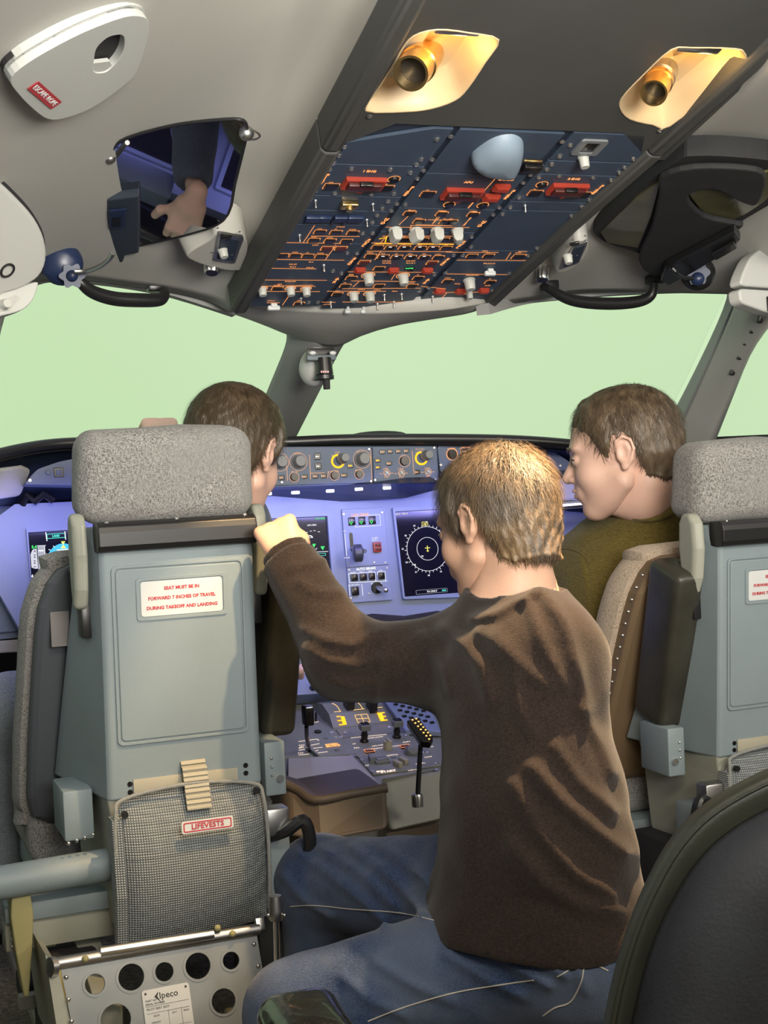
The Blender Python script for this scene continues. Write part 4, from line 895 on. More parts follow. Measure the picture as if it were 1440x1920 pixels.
# flap lever with an illuminated head, standing on the rear block
fl = empty('flap_lever', W(783, 1508, 2.93), 'slim dark lever with an amber-lit head standing on the pedestal rear block', 'lever')
MB().lathe([(0, 0), (.012, 0), (.012, .022), (.010, .026), (0, .026)], 20, Matrix.Translation(W(783, 1512, 2.94))).put('lever_base', m_metal, None, fl)
MB().tube([W(783, 1500, 2.94), W(786, 1440, 2.95), W(789, 1392, 2.95)], [.0052, .0052, .0048], 12).put('lever_rod', m_black, None, fl)
HF = Fr(790, 1365, 2.94, Vector((.72, -.62, -.22)), (.35, .7, .5))
bvl(MB().prism(HF.poly([(762, 1350), (784, 1344), (812, 1380), (806, 1392), (788, 1390)]), -.018, 0, HF.mat).put('lever_head', m_key, None, fl, smooth=False), .003)
fo = Flat(HF, .0015)
for k in range(7):
    fo.line(772+k*5.2, 1349+k*6, 775+k*5.2, 1349.8+k*6, .0032); fo.line(779+k*4.4, 1347+k*5.2, 782+k*4.4, 1347.8+k*5.2, .0032)
fo.done('lit_marks', emis('legend_amber_warm', (1, .55, .15), 1.4), fl)
# padded console box behind the pedestal
cb = empty('padded_console_box', W(640, 1560, 2.86), 'brown padded box with a flat grey top between the front seats', 'console box')
TF = Fr(640, 1480, 2.9, EX, (0, 1, .10))
bvl(MB().prism(TF.poly([(540, 1421), (660, 1416), (714, 1471), (586, 1492), (540, 1470)]), -.02, 0, TF.mat).put('tray_top', mat('tray_grey', (.42, .41, .42), .42, bump=.05), None, cb, smooth=False), .002)
A = [W(535, 1476, 2.86), W(600, 1496, 2.83), W(728, 1474, 2.84), W(733, 1558, 2.78), W(600, 1578, 2.77), W(540, 1570, 2.79)]
bx = MB().hull(A, [p+Vector((0, .16, 0.01)) for p in A]).put('padded_body', m_brown, None, cb, smooth=False); bvl(bx, .014, 4)
MB().tube(cr([W(528, 1466, 2.87), W(560, 1482, 2.85), W(592, 1500, 2.82), W(660, 1488, 2.83), W(726, 1477, 2.84)], 4), .0095, 12).put('edge_roll', m_brown, None, cb)
MB().hull(*[[W(x, y, 2.80+k*.2) for x, y in ((725, 1562), (850, 1540), (850, 1570), (725, 1580))] for k in (0, 1)]).put('kick_plate', m_brown, None, cb, smooth=False)
# ------------------------------------------------------------------ fittings on the lining
def Fr3(p, q, r):        # plane through three (px,py,d) points, facing the camera
    A, B, C = W(*p), W(*q), W(*r); ex = (B-A).normalized(); f = Fr(*p, ex, C-A)
    if f.n.dot(CAM-f.O) < 0: f.n = -f.n; f.ey = -f.ey; f.mat = Matrix.Translation(f.O) @ Matrix((f.ex, f.ey, f.n)).transposed().to_4x4()
    return f
# escape rope cover
ER = Fr3((110, 120, 1.915), (260, 95, 2.03), (120, 210, 2.075))
er = empty('escape_rope_cover', ER.w(0, 0, .01), 'pale ceiling cover with a black finger opening and a red rope placard', 'cover')
outl = [(12, 140), (30, 116), (80, 84), (150, 48), (225, 20), (262, 20), (272, 34), (268, 66), (250, 122), (225, 150), (165, 192), (110, 212), (82, 212), (58, 196), (30, 168)]
rim = ER.poly(smooth2([(4+x*.99 if x < 100 else x+3, y-3 if y < 140 else y+2) for x, y in outl], 3))
hole = ER.poly(rpoly([(172, 78), (196, 56), (226, 52), (226, 80), (214, 104), (192, 126), (166, 126)], 12))
MB().prism(rim, -.07, -.004, ER.mat).put('rim', m_lining2, None, er, smooth=False)
o = MB().prism(ER.poly(smooth2(outl, 3)), -.05, -.0015, ER.mat).put('seam', m_blackm, None, er, smooth=False)
o = MB().plate(ER.poly(smooth2(outl, 3)), [hole], -.008, .010, ER.mat).put('cover_panel', m_lining2, None, er, smooth=False); bvl(o, .004, 3)
MB().prism(ER.poly([(166, 110), (200, 106), (208, 122), (190, 130), (164, 128)]), .002, .008, ER.mat).put('opening_lip', m_lining2, None, er, smooth=False)
M = ER.M(76, 166, .011, rot=-.93+math.atan2(*(Vector(ER.hit(100, 120))-Vector(ER.hit(60, 120))).yx))
a = Vector(ER.hit(52, 146)); b = Vector(ER.hit(98, 186)); ang = math.atan2(b.y-a.y, b.x-a.x); c = Vector(ER.hit(76, 166))
M = ER.mat @ Matrix.Translation((c.x, c.y, .011)) @ Matrix.Rotation(ang, 4, 'Z')
L = (b-a).length
MB().prism(rrect(L*.98, .018, .002), 0, .0008).put('placard', mat('placard_red', (.40, .035, .045), .5), M, er, smooth=False)
text('ESCAPE ROPE', .0098, m_placard, M @ Matrix.Translation((0, 0, .001)) @ Matrix.Diagonal((L/.068, 1.2, 1, 1)), er, bold=.0001)

# left sun visor: smoked glossy sheet that mirrors the instrument panel
m_smoke = mat('smoked_acrylic', (.012, .012, .02), .03, spec=.9, coat=1.)
m_smoke.node_tree.nodes['Principled BSDF'].inputs['Coat IOR'].default_value = 2.6
m_smoke.node_tree.nodes['Principled BSDF'].inputs['Coat Roughness'].default_value = .01
def visor_frame(px_, py_, d, tgt):
    P_ = W(px_, py_, d); n = ((CAM-P_).normalized()+(tgt-P_).normalized()).normalized()
    ex = EX-n*EX.dot(n); ex.normalize(); f = Fr(px_, py_, d, ex, n.cross(ex)); return f
VF = visor_frame(330, 350, 2.46, W(250, 1010, 3.35))
vz = empty('sun_visor', VF.O, 'smoked glossy sun visor stowed under the left ceiling, mirroring the violet panel', 'sun visor')
vp = smooth2([(205, 300), (213, 278), (240, 258), (330, 234), (420, 224), (456, 226), (463, 245), (456, 280), (440, 345), (427, 402), (385, 430), (260, 460), (232, 462), (206, 440), (203, 380)], 3)
MB().prism(VF.poly(vp), -.003, .001, VF.mat).put('visor_sheet', m_smoke, None, vz, smooth=False)
MB().tube([VF.hit3(*p, .0) for p in vp+[vp[0]]], .0028, 6).put('visor_edge', m_black, None, vz)
bvl(MB().prism(VF.poly([(203, 360), (262, 352), (262, 460), (236, 465), (232, 478), (206, 480), (200, 420)]), -.006, .016, VF.mat).put('holder', mat('holder_slate', (.035, .045, .065), .45), None, vz, smooth=False), .003)
bvl(MB().prism(VF.poly([(206, 376), (240, 372), (238, 408), (207, 410)]), .016, .021, VF.mat).put('grip', m_navy, None, vz, smooth=False), .003)
MB().prism(VF.poly([(213, 388), (229, 387), (229, 402), (213, 403)]), .021, .023, VF.mat).put('grip_slot', m_key, None, vz, smooth=False)
def vd(x, y, l=.01): return VF.hit3(x, y, l)
MB().tube(cr([W(212, 474, 2.50), W(205, 486, 2.52), W(190, 498, 2.56), W(165, 508, 2.60), W(140, 509, 2.60)], 5), .0045, 10).put('arm', m_steel, None, vz)
J = W(122, 505, 2.66); jn = (CAM-J).normalized(); q = Matrix.Translation(J) @ jn.to_track_quat('Z', 'Y').to_matrix().to_4x4()
MB().lathe([(0, -.02), (.040, -.02), (.040, -.008), (.033, .004), (.018, .012), (0, .014)], 28, q @ Matrix.Translation((-.006, .010, 0))).put('joint_dome', m_navy, None, vz)
k = []
for i in range(36):
    a_ = 2*math.pi*i/36; r_ = .021+.0035*math.cos(6*a_); k.append((r_*math.cos(a_), r_*math.sin(a_)))
MB().prism(k, .008, .024, q @ Matrix.Translation((.012, -.012, 0))).sph((.012, -.012, .026), .011, M=q).put('joint_knob', m_navy, None, vz)
for x, y, r_ in ((206, 296, .010), (462, 250, .012)):
    MB().sph((0, 0, 0), r_, 14, 10, Matrix.Translation(VF.hit3(x, y, .002))).lathe([(r_*1.5, 0), (r_*1.7, .002), (r_*1.5, .004)], 20, Matrix.Translation(VF.hit3(x+3, y, -.004)) @ VF.mat.to_3x3().to_4x4()).put('hinge', m_steel, None, vz)
# right visor, black with a dark cover over it
VR = Fr3((1140, 415, 2.82), (1420, 340, 2.60), (1300, 290, 2.50))
vr = empty('sun_visor', VR.O, 'black sun visor in the dark recess of the right ceiling, olive reflection painted on it', 'sun visor')
vp = smooth2([(1114, 420), (1122, 402), (1180, 350), (1270, 284), (1300, 274), (1380, 276), (1460, 290), (1470, 345), (1400, 392), (1250, 490), (1238, 488), (1205, 462), (1140, 440)], 3)
MB().prism(VR.poly(vp), -.02, .018, VR.mat).put('recess_rim', m_blackm, None, vr, smooth=False)
m_ol = mat('olive_reflection', (.07, .066, .028), .3, var=.35, vscale=7, coat=.4)  # olive-green reflection put into the colour of the visor sheets
MB().prism(VR.poly([(1126, 416), (1190, 352), (1238, 318), (1222, 380), (1196, 445), (1140, 436)]), .018, .022, VR.mat).put('visor_sheet', m_ol, None, vr, smooth=False)
MB().prism(VR.poly(smooth2([(1290, 330), (1360, 322), (1440, 300), (1450, 340), (1375, 392), (1330, 386)], 3)), .018, .022, VR.mat).put('visor_sheet', m_ol, None, vr, smooth=False)
cl = smooth2([(1240, 300), (1300, 282), (1400, 284), (1436, 300), (1420, 352), (1385, 345), (1350, 325), (1318, 322), (1290, 340), (1320, 375), (1380, 390), (1384, 402), (1250, 488), (1198, 462), (1222, 395), (1236, 330)], 3)
o = MB().prism(VR.poly(cl), .022, .034, VR.mat).put('visor_cover', m_blackm, None, vr, smooth=False); bvl(o, .004, 2)
o = MB().prism(VR.poly([(1248, 455), (1378, 384), (1388, 400), (1376, 416), (1256, 490), (1240, 480)]), .034, .056, VR.mat).put('holder', m_black, None, vr, smooth=False); bvl(o, .005, 3)
o = MB().prism(VR.poly([(1334, 420), (1376, 396), (1382, 408), (1342, 432)]), .056, .064, VR.mat).put('grip', m_black, None, vr, smooth=False); bvl(o, .003, 2)
MB().tube(cr([VR.hit3(1252, 488, .03), W(1262, 505, 2.86), W(1280, 519, 2.90), W(1305, 522, 2.94)], 5), .004, 10).put('arm', m_black, None, vr)
J = W(1308, 512, 2.96); jn = (CAM-J).normalized(); q = Matrix.Translation(J) @ jn.to_track_quat('Z', 'Y').to_matrix().to_4x4()
MB().lathe([(0, -.02), (.036, -.02), (.036, -.008), (.030, .004), (.018, .012), (0, .014)], 28, q).put('joint_dome', m_black, None, vr)
k = []
for i in range(36):
    a_ = 2*math.pi*i/36; r_ = .023+.003*math.cos(6*a_); k.append((r_*math.cos(a_), r_*math.sin(a_)))
MB().prism(k, .008, .020, q).sph((0, -.012, .024), .014, M=q).put('joint_knob', m_navy, None, vr)

# grab handles
def handle(pts, rs, lab, posts):
    g = empty('grab_handle', W(*pts[0]), lab, 'handle', None)
    PP = cr([W(*p) for p in pts], 6); n = len(PP); rr = [rs[0]+(rs[1]-rs[0])*math.sin(math.pi*i/(n-1)) for i in range(n)]
    MB().tube(PP, rr, 14).put('grip', m_black, None, g)
    for p in posts: o = MB().box((0, 0, 0), (.035, .03, .022), .005, M=Matrix.Translation(W(*p))).put('mount', m_black, None, g)
handle([(140, 512, 2.80), (152, 530, 2.80), (175, 548, 2.82), (215, 560, 2.85), (265, 563, 2.88), (298, 562, 2.90), (308, 553, 2.91), (306, 543, 2.92)], (.0085, .0145), 'black grab handle above the left windscreen', [(291, 537, 2.95)])
handle([(1022, 538, 3.04), (1040, 548, 3.06), (1070, 562, 3.08), (1110, 568, 3.10), (1160, 569, 3.12), (1202, 564, 3.13), (1222, 552, 3.13), (1227, 528, 3.12)], (.0085, .0135), 'black grab handle above the right windscreen', [(1030, 535, 3.08), (1227, 524, 3.14)])
# map light controls on both sides
def control(pts_h, pts_p, kn, cyl_, d, lab, f3):
    F_ = Fr3(*f3); g = empty('map_light_control', F_.O, lab, 'light control')
    A_ = F_.poly(smooth2(pts_h, 3)); o = MB().prism(A_, -.05, .012, F_.mat, shrink=.86).put('housing', m_lining, None, g, smooth=True); bvl(o, .008, 4)
    bvl(MB().prism(F_.poly(rpoly(pts_p, 4)), .010, .016, F_.mat).put('plate', m_steel, None, g, smooth=False), .0015)
    cx = sum(p[0] for p in pts_p)/4; cy = sum(p[1] for p in pts_p)/4
    MB().prism(F_.poly([(cx+(p[0]-cx)*.72, cy+(p[1]-cy)*.78) for p in pts_p]), .016, .0175, F_.mat).put('inlay', m_ovh2, None, g, smooth=False)
    MB().box((0, 0, .003), (.018, .012, .004), .001).put('push_button', m_key, F_.M(cx+1, cy-10, .016), g)
    put('dimmer_knob', KNOB, F_.M(*kn, .016, sc=(.0088, .0088, .013)), g)
    for dx, dy in ((-.68, -.75), (.72, -.7), (-.72, .76), (.66, .76)):
        k = min(pts_p, key=lambda p: (p[0]-cx-dx*30)**2+(p[1]-cy-dy*30)**2); put('screw', SCREW, F_.M(cx+(k[0]-cx)*.84, cy+(k[1]-cy)*.86, .0165, sc=(.0025,)*3), g)
    p0 = W(cyl_[0], cyl_[1]-14, d); p1 = W(cyl_[0]-1, cyl_[1]+12, d-.01); ax = (p1-p0).normalized(); q = Matrix.Translation(p0) @ ax.to_track_quat('Z', 'Y').to_matrix().to_4x4()
    mb = MB(); L = (p1-p0).length; rr = cyl_[2]
    mb.loft([[Vector((r_*(1-.07*(k % 2))*math.cos(math.pi*k/14), r_*(1-.07*(k % 2))*math.sin(math.pi*k/14), z)) for k in range(28)] for z, r_ in ((0, rr), (L*.85, rr*1.02), (L, rr*.85))])
    mb.put('knurled_lamp', m_metal, q, g); MB().cyl((0, 0, L), (0, 0, L+.001), rr*.75, n=18).put('lamp_lens', m_black, q, g)
control([(338, 466), (385, 436), (405, 420), (455, 425), (470, 450), (462, 485), (450, 503), (400, 498), (350, 482)], [(405, 423), (454, 431), (437, 481), (395, 475)], (417, 468), (398, 500, .0155), 2.78,
        'grey map light control with a pale knob on the left ceiling lining', ((400, 450, 2.68), (450, 450, 2.71), (410, 490, 2.77)))
control([(1035, 500), (1050, 470), (1078, 438), (1104, 438), (1104, 462), (1085, 488), (1050, 506)], [(1073, 447), (1101, 438), (1083, 480), (1046, 492)], (1064, 479), (1018, 513, .0150), 3.0,
        'grey map light control half hidden behind the right console rail', ((1060, 480, 2.84), (1100, 470, 2.83), (1070, 500, 2.90)))
# left edge covers
LC = Fr3((20, 440, 2.32), (80, 440, 2.37), (20, 540, 2.40))
lc = empty('side_cover', LC.w(0, 0, 0), 'rounded pale side cover with a black ring at the left edge', 'cover')
o = MB().prism(LC.poly(smooth2([(-60, 318), (-10, 328), (30, 362), (62, 400), (82, 440), (84, 480), (70, 515), (40, 535), (0, 548), (-60, 560)], 3)), -.06, .0, LC.mat).put('seam_gap', m_blackm, None, lc, smooth=False)
o = MB().prism(LC.poly(smooth2([(-60, 324), (-12, 334), (26, 367), (58, 404), (76, 442), (79, 480), (66, 510), (36, 531), (0, 543), (-60, 555)], 3)), -.02, .014, LC.mat).put('cover_panel', m_lining2, None, lc, smooth=False); bvl(o, .007, 3)
a_, b_ = LC.hit(4, 497); MB().tube([LC.w(a_+.012*math.cos(t), b_+.012*math.sin(t), .016) for t in np.linspace(0, 2*math.pi, 25)], .002, 6).put('pull_ring', m_black, None, lc)
ll = empty('side_reading_light', LC.w(0, -.1, .03), 'pale side lamp housing with a small knob at the left edge', 'lamp')
F_ = Fr(20, 570, 2.40, Vector((.93, .36, 0)), (0, .1, 1))
o = MB().prism(F_.poly(smooth2([(-60, 565), (0, 548), (60, 530), (66, 540), (52, 572), (20, 590), (-60, 602)], 3)), -.02, .012, F_.mat, shrink=.97).put('housing', m_lining2, None, ll, smooth=False); bvl(o, .006, 3)
MB().prism(F_.poly([(-30, 575), (22, 556), (30, 562), (10, 585), (-30, 590)]), .010, .014, F_.mat).put('plate', m_steel, None, ll, smooth=False); put('dimmer_knob', KNOB, F_.M(6, 572, .013, sc=(.009, .009, .012)), ll)
# right edge box
rx = empty('side_stowage_box', W(1420, 540, 2.9), 'pale grey rounded stowage box with a dark seam at the right edge', 'box')
F_ = Fr(1420, 520, 2.90, Vector((.92, .35, .05)), (-.05, .1, 1))
o = MB().prism(F_.poly(rpoly([(1388, 536), (1392, 515), (1408, 480), (1440, 458), (1520, 452), (1520, 545)], 14)), -.03, 0, F_.mat).put('upper_cover', m_lining2, None, rx, smooth=False); bvl(o, .008, 3)
o = MB().prism(F_.poly(rpoly([(1386, 540), (1520, 549), (1520, 592), (1440, 586), (1390, 568)], 10)), -.03, 0, F_.mat).put('lower_cover', m_lining2, None, rx, smooth=False); bvl(o, .006, 3)
bvl(MB().prism(F_.poly([(1436, 556), (1520, 560), (1520, 586), (1438, 584)]), 0, .006, F_.mat).put('slot', m_key, None, rx, smooth=False), .002)
# standby compass unit on the centre post
cu = empty('standby_compass', W(600, 660, 3.12), 'black standby compass on a bracket in a grey half shell on the centre post', 'compass')
q = Matrix.Translation(W(592, 688, 3.14))
MB().sph((0, 0, 0), (.036, .040, .044), 24, 16, q @ Matrix.Rotation(.25, 4, 'Y')).put('shell', m_lining2, None, cu)
B_ = Fr(605, 670, 3.08, EX, (0, .05, 1))
o = MB().box((0, 0, 0), (.066, .012, .012), .003, M=B_.M(602, 671)).put('bracket', mat('bracket_slate', (.10, .13, .15), .5), None, cu)
MB().box((0, 0, 0), (.062, .02, .01), .002, M=B_.M(601, 662, -.01)).put('bracket_top', m_black, None, cu)
for x in (586, 624): MB().sph((0, 0, 0), (.008, .005, .006), 12, 8, B_.M(x, 662, .004)).put('bolt', m_placard, None, cu)
MB().cyl((0, .022, 0), (0, -.014, 0), .016, .019, 18).lathe([(0, 0), (.021, 0), (.021, .008), (0, .008)], 18, Matrix.Translation((0, -.016, -.004)) @ Matrix.Rotation(math.pi/2, 4, 'X')).put('compass_body', m_black, B_.M(608, 690), cu)
MB().cyl((0, 0, 0), (0, -.034, 0), .0085, .0075, 12).put('compass_knob', m_blackm, B_.M(611, 700), cu)
for i in range(4): MB().box((0, 0, .0), (.003, .004, .001)).put('lit_mark', m_pink_e, B_.M(603+i*4, 697, .0225), cu)

# ------------------------------------------------------------------ pilot seats (local frame: x right, y forward, z up from the floor)
def net_mesh():
    nx, nz = 170, 150; vs = []; fs = []
    zb, zt = .357, .613
    for j in range(nz+1):
        v = j/nz; z = zb+(zt-zb)*v
        hw = .131+.006*math.sin(v*3.1); 
        if v > .86: hw -= (v-.86)/.14*.020
        for i in range(nx+1):
            u = i/nx*2-1; x = u*hw
            zz = z+(.010*(1-u*u) if v > .9 else 0)*(v-.9)*10+.012*(u)*(1-v)*1.2-.002
            bulge = .050*math.sin(math.pi*min(1, v*1.0+.04))**.7*(1-abs(u)**5)+.012
            if v > .62: amp = .0016*abs(math.sin(v*math.pi*46)) ; wx = 0
            else: amp = .0; wx = 1
            w = .0011*(math.sin(i*math.pi/1.5)*math.sin(j*math.pi/1.5)) if wx else .0004*math.sin(i*math.pi/1.5)
            vs.append((x, -bulge-amp-w, zz))
    fs = [(j*(nx+1)+i, j*(nx+1)+i+1, (j+1)*(nx+1)+i+1, (j+1)*(nx+1)+i) for j in range(nz) for i in range(nx)]
    me = bpy.data.meshes.new('net'); me.from_pydata(vs, [], fs); me.shade_smooth(); return me
m_netw = bpy.data.materials.new('net_weave'); m_netw.use_nodes = True; nt = m_netw.node_tree; b_ = nt.nodes['Principled BSDF']
b_.inputs['Roughness'].default_value = .9; tc = nn(nt, 'ShaderNodeTexCoord'); outs = []
for ax_, sc_ in (('X', 75), ('Z', 75)):
    wv = nn(nt, 'ShaderNodeTexWave', bands_direction=ax_); wv.inputs['Scale'].default_value = sc_; wv.inputs['Distortion'].default_value = .4; nt.links.new(tc.outputs['Object'], wv.inputs['Vector']); outs.append(wv.outputs['Fac'])
ml = nn(nt, 'ShaderNodeMath', operation='MULTIPLY'); nt.links.new(outs[0], ml.inputs[0]); nt.links.new(outs[1], ml.inputs[1])
rp = nn(nt, 'ShaderNodeValToRGB'); nt.links.new(ml.outputs[0], rp.inputs[0]); rp.color_ramp.elements[0].color = (.085, .10, .115, 1); rp.color_ramp.elements[1].color = (.42, .45, .44, 1); rp.color_ramp.elements[1].position = .5
nt.links.new(rp.outputs[0], b_.inputs['Base Color'])
bp = nn(nt, 'ShaderNodeBump'); bp.inputs['Distance'].default_value = .002; nt.links.new(ml.outputs[0], bp.inputs['Height']); nt.links.new(bp.outputs[0], b_.inputs['Normal'])

def pilot_seat(S, side, tw, lab, base=True, rot=0., sz=1.):
    """S: floor point under the back face; side: +1 armrest on the +x side (left seat), -1 mirrored"""
    st = empty('pilot_seat', S, lab, 'seat', 'pilot seats')
    R0 = Matrix.Translation(S) @ Matrix.Rotation(rot, 4, 'Z') @ Matrix.Scale(sz, 4)
    k = side
    def pt(name, mb, m, M=None, smooth=True, bv=None, **kw):
        o = mb.put(name, m, R0 @ (M or Matrix.Identity(4)), st, smooth=smooth, **kw)
        if bv: bvl(o, *bv)
        return o
    ln = lambda z: -(z-.6)*.06; fs = lambda z: .34*(1.05-z)                       # lean of the back face
    # moulded shell
    prof = [(1.075, .126, .150, .105), (1.03, .134, .156, .115), (.85, .1345, .170, .135), (.66, .136, .184, .15), (.605, .137, .188, .155)]
    rings = []
    for z, hb, hf, dy in prof:
        y0 = ln(z); rings.append([Vector((-hb+.006, y0, z)), Vector((hb-.006, y0, z)), Vector((hb, y0+.006, z)), Vector((hf, y0+dy*.8+fs(z), z)), Vector((-hf, y0+dy*.8+fs(z), z)), Vector((-hb, y0+.006, z))])
    pt('back_shell', MB().loft(rings), m_shell, smooth=False, bv=(.005, 3))
    rings = [[Vector((-w, y0, z)), Vector((w, y0, z)), Vector((w+.02, y0+d+.14, z)), Vector((-w-.02, y0+d+.14, z))] for z, w, y0, d in ((.612, .137, .004, .14), (.57, .132, .006, .12), (.42, .128, .01, .10), (.37, .122, .02, .08))]
    pt('lower_shell', MB().loft(rings), m_shell2, smooth=False, bv=(.005, 3))
    # recessed panel: ridge frame and inner panel
    T = Matrix.Translation((0, ln(.855), .855)) @ Matrix.Rotation(math.radians(90+3.4), 4, 'X')      # local xy plane on the back face, +z toward the viewer
    pt('ridge', MB().plate(rrect(.232, .310, .010), [rrect(.222, .300, .008)], -.002, .0035), m_shell, T, smooth=False, bv=(.0015, 2))
    pt('back_panel', MB().prism(rrect(.218, .296, .008), -.002, .0028), m_shell, T, smooth=False, bv=(.002, 2))
    pt('placard_frame', MB().plate(rrect(.158, .074, .006), [rrect(.146, .063, .005)], .001, .0052), m_shell, T @ Matrix.Translation((.004, .095, 0)), smooth=False, bv=(.0015, 2))
    pl = pt('placard', MB().prism(rrect(.142, .060, .005), .002, .0040), m_placard, T @ Matrix.Translation((.004, .095, 0)), smooth=False)
    for i, t_ in enumerate(('SEAT MUST BE IN', 'FORWARD 7 INCHES OF TRAVEL', 'DURING TAKEOFF AND LANDING')):
        text(t_, .0080, m_redtxt, R0 @ T @ Matrix.Translation((.004, .095+.0165-.0165*i, .0043)), pl, bold=.00028)
    # black roller along the top of the shell
    prf = [(-.024, -.002), (-.022, .014), (-.012, .020), (.010, .020), (.022, .016), (.028, .004), (.026, -.03), (-.024, -.03)]
    pt('top_bar', MB().loft([[Vector((x, ln(1.057)-y+.0, 1.057+z)) for z, y in prf] for x in (-.138, .138)]), m_black, smooth=False, bv=(.003, 3))
    for x in (-.12, 0, .12): pt('screw', MB().cyl((x, ln(1.06)-.006, 1.083), (x, ln(1.06)-.006, 1.086), .004, n=10), m_metal)
    # headrest
    hr = MB().box((0, 0, 0), (.308, .125, .166), .036, seg=6)
    bmesh.ops.subdivide_edges(hr.bm, edges=hr.bm.edges[:], cuts=2, use_grid_fill=True)
    for v in hr.bm.verts:
        c = v.co; n_ = mnoise.noise(c*14+Vector((k*3, 0, 0)))
        c.y += -.010*(1-(c.x/.16)**2)*(c.y < 0); c += c.normalized()*n_*.006; c.x *= 1+.04*(c.z/.08)*0; c.z += -.006*abs(c.x/.16)**3*(c.z > 0)
    pt('headrest', hr, tw, Matrix.Translation((0, .068, 1.162)) @ Matrix.Rotation(math.radians(4), 4, 'X'))
    for s_ in (-1, 1):    # headrest side brackets and dark stems
        x = s_*.160
        rings = [[Vector((x+s_*.012*q1, .035+dy*q2, z)) for q1, q2 in ((-1, -.8), (1, -.6), (1, .6), (-1, .8))] for z, dy in ((1.10, .022), (1.08, .044), (1.03, .050), (.97, .038), (.935, .016))]
        pt('headrest_bracket', MB().loft(rings), m_shell2, smooth=False, bv=(.009, 4))
        pt('bracket_stem', MB().box((s_*.152, .05, .915), (.018, .04, .06), .003), m_black)
    # back cushion: dark vinyl shell behind, cloth in front
    hw = [(1.008, .150), (.998, .178), (.975, .196), (.93, .212), (.88, .218), (.78, .224), (.66, .230), (.56, .232), (.52, .224), (.50, .19)]
    def outline(grow): return [(-w-grow, z+grow*(z > 1)-grow*(z < .52)) for z, w in hw]+[(w+grow, z+grow*(z > 1)-grow*(z < .52)) for z, w in reversed(hw)]
    rings = []
    for y, g in ((.135, -.012), (.142, .0), (.185, .0)): rings.append([Vector((x, y+fs(z)+ln(z), z)) for x, z in outline(g)])
    pt('cushion_shell', MB().loft(rings), mat('vinyl_slate', (.075, .085, .10), .55, bump=.1) if k > 0 else mat('vinyl_tan', (.17, .115, .065), .5, bump=.1), smooth=False, bv=(.004, 2))
    if k > 0: pt('fabric_tab', MB().box((-.178, .128+fs(.90)+ln(.90), .90), (.034, .004, .082), .0015, M=Matrix.Identity(4)), mat('tab_grey', (.20, .19, .19), .8))
    rings = []
    for y, g in ((.178, .0), (.180, .012), (.205, .020), (.235, .020), (.262, .010), (.275, -.02)):
        rings.append([Vector((x+.002*mnoise.noise(Vector((x*30, z*30, y*60))), y+fs(z)+ln(z)+.003*mnoise.noise(Vector((x*25, z*25, 0))), z)) for x, z in smooth2(outline(g), 3)])
    pt('back_cushion', MB().loft(rings), m_tweed if k > 0 else m_fleece)
    # folded armrest on the inboard side
    ar = MB().box((0, 0, 0), (.068, .115, .345), .018, seg=4)
    pt('armrest', ar, m_leather, Matrix.Translation((k*(.222 if k > 0 else .172), (.085 if k > 0 else .045)+fs(.845), .83)) @ Matrix.Rotation(k*.02, 4, 'Y') @ Matrix.Rotation(.30, 4, 'X'))
    for j in range(15):
        z = .97-j*.026; w = np.interp(-z, [-h[0] for h in hw], [h[1] for h in hw])
        pt('rivet', MB().sph((k*(w+.001), .155+fs(z)+ln(z), z), .0035, 8, 6), m_metal)
    # bellows strap, holes, pocket
    pt('pocket_flap', MB().box((.0, -.004, .622), (.185, .004, .034), .001), m_cream)
    o = put('storage_net', net_mesh(), R0, st, m_netw); 
    MB().tube(cr([Vector(p) for p in ((-.135, -.02, .36), (-.134, -.035, .50), (-.130, -.03, .585), (-.112, -.022, .612), (0, -.028, .626), (.112, -.022, .612), (.130, -.03, .585), (.134, -.035, .50), (.135, -.02, .385))], 5), .0035, 8).put('net_hem', m_net, R0, o)
    rings = [[Vector((x, y0, z)) for x, y0 in ((-.137, .0), (-.137, -.045*q), (-.120, -.05*q), (-.120, .0))] for z, q in ((.36, .6), (.45, 1), (.58, .7))]
    pt('net_gusset', MB().loft(rings), m_netw, smooth=False)
    mb = MB(); prev = None
    rings = [[Vector((.012-.0215, -.030-.002*math.sin(z*700)-bz, z)), Vector((.012+.0215, -.030-.002*math.sin(z*700)-bz, z)), Vector((.012+.0215, -.024-bz, z)), Vector((.012-.0215, -.024-bz, z))] for z, bz in [(.662-.0026*i, (-.018 if i < 4 else -.012+.0009*i)) for i in range(31)]]
    pt('strap', mb.loft(rings), m_cream, smooth=False)
    Tn = Matrix.Translation((.018, -.068, .561)) @ Matrix.Rotation(math.radians(86), 4, 'X')
    tg = pt('vest_tag', MB().prism(rrect(.090, .021, .004), 0, .003), m_placard, Tn, smooth=False)
    MB().plate(rrect(.084, .0165, .003), [rrect(.080, .0125, .002)], .003, .0036).put('tag_border', m_redtxt, R0 @ Tn, tg, smooth=False)
    text('LIFEVESTS', .0125, m_redtxt, R0 @ Tn @ Matrix.Translation((0, 0, .0036)), tg, bold=.00035, space=1.05)
    for x, z in ((-.098, .632), (-.098, .618), (.108, .640), (.108, .626)): pt('bolt_hole', MB().cyl((x, ln(z)-.0008, z), (x, ln(z)+.004, z), .0046, n=12), m_key)
    for x, z in ((-.115, .588), (.118, .600)): pt('snap', MB().cyl((x, -.036, z), (x, -.028, z), .006, n=12), m_black)
    # brackets below the cushion
    pt('side_bracket', MB().box((k*.185, .13, .61), (.040, .11, .10), .004), m_shell)
    pt('side_bracket', MB().box((-k*.178, .12, .575), (.052, .12, .088), .004), m_shell)
    pt('bracket_bolt', MB().cyl((k*.192, .068, .592), (k*.192, .076, .592), .007, n=14), m_metal)
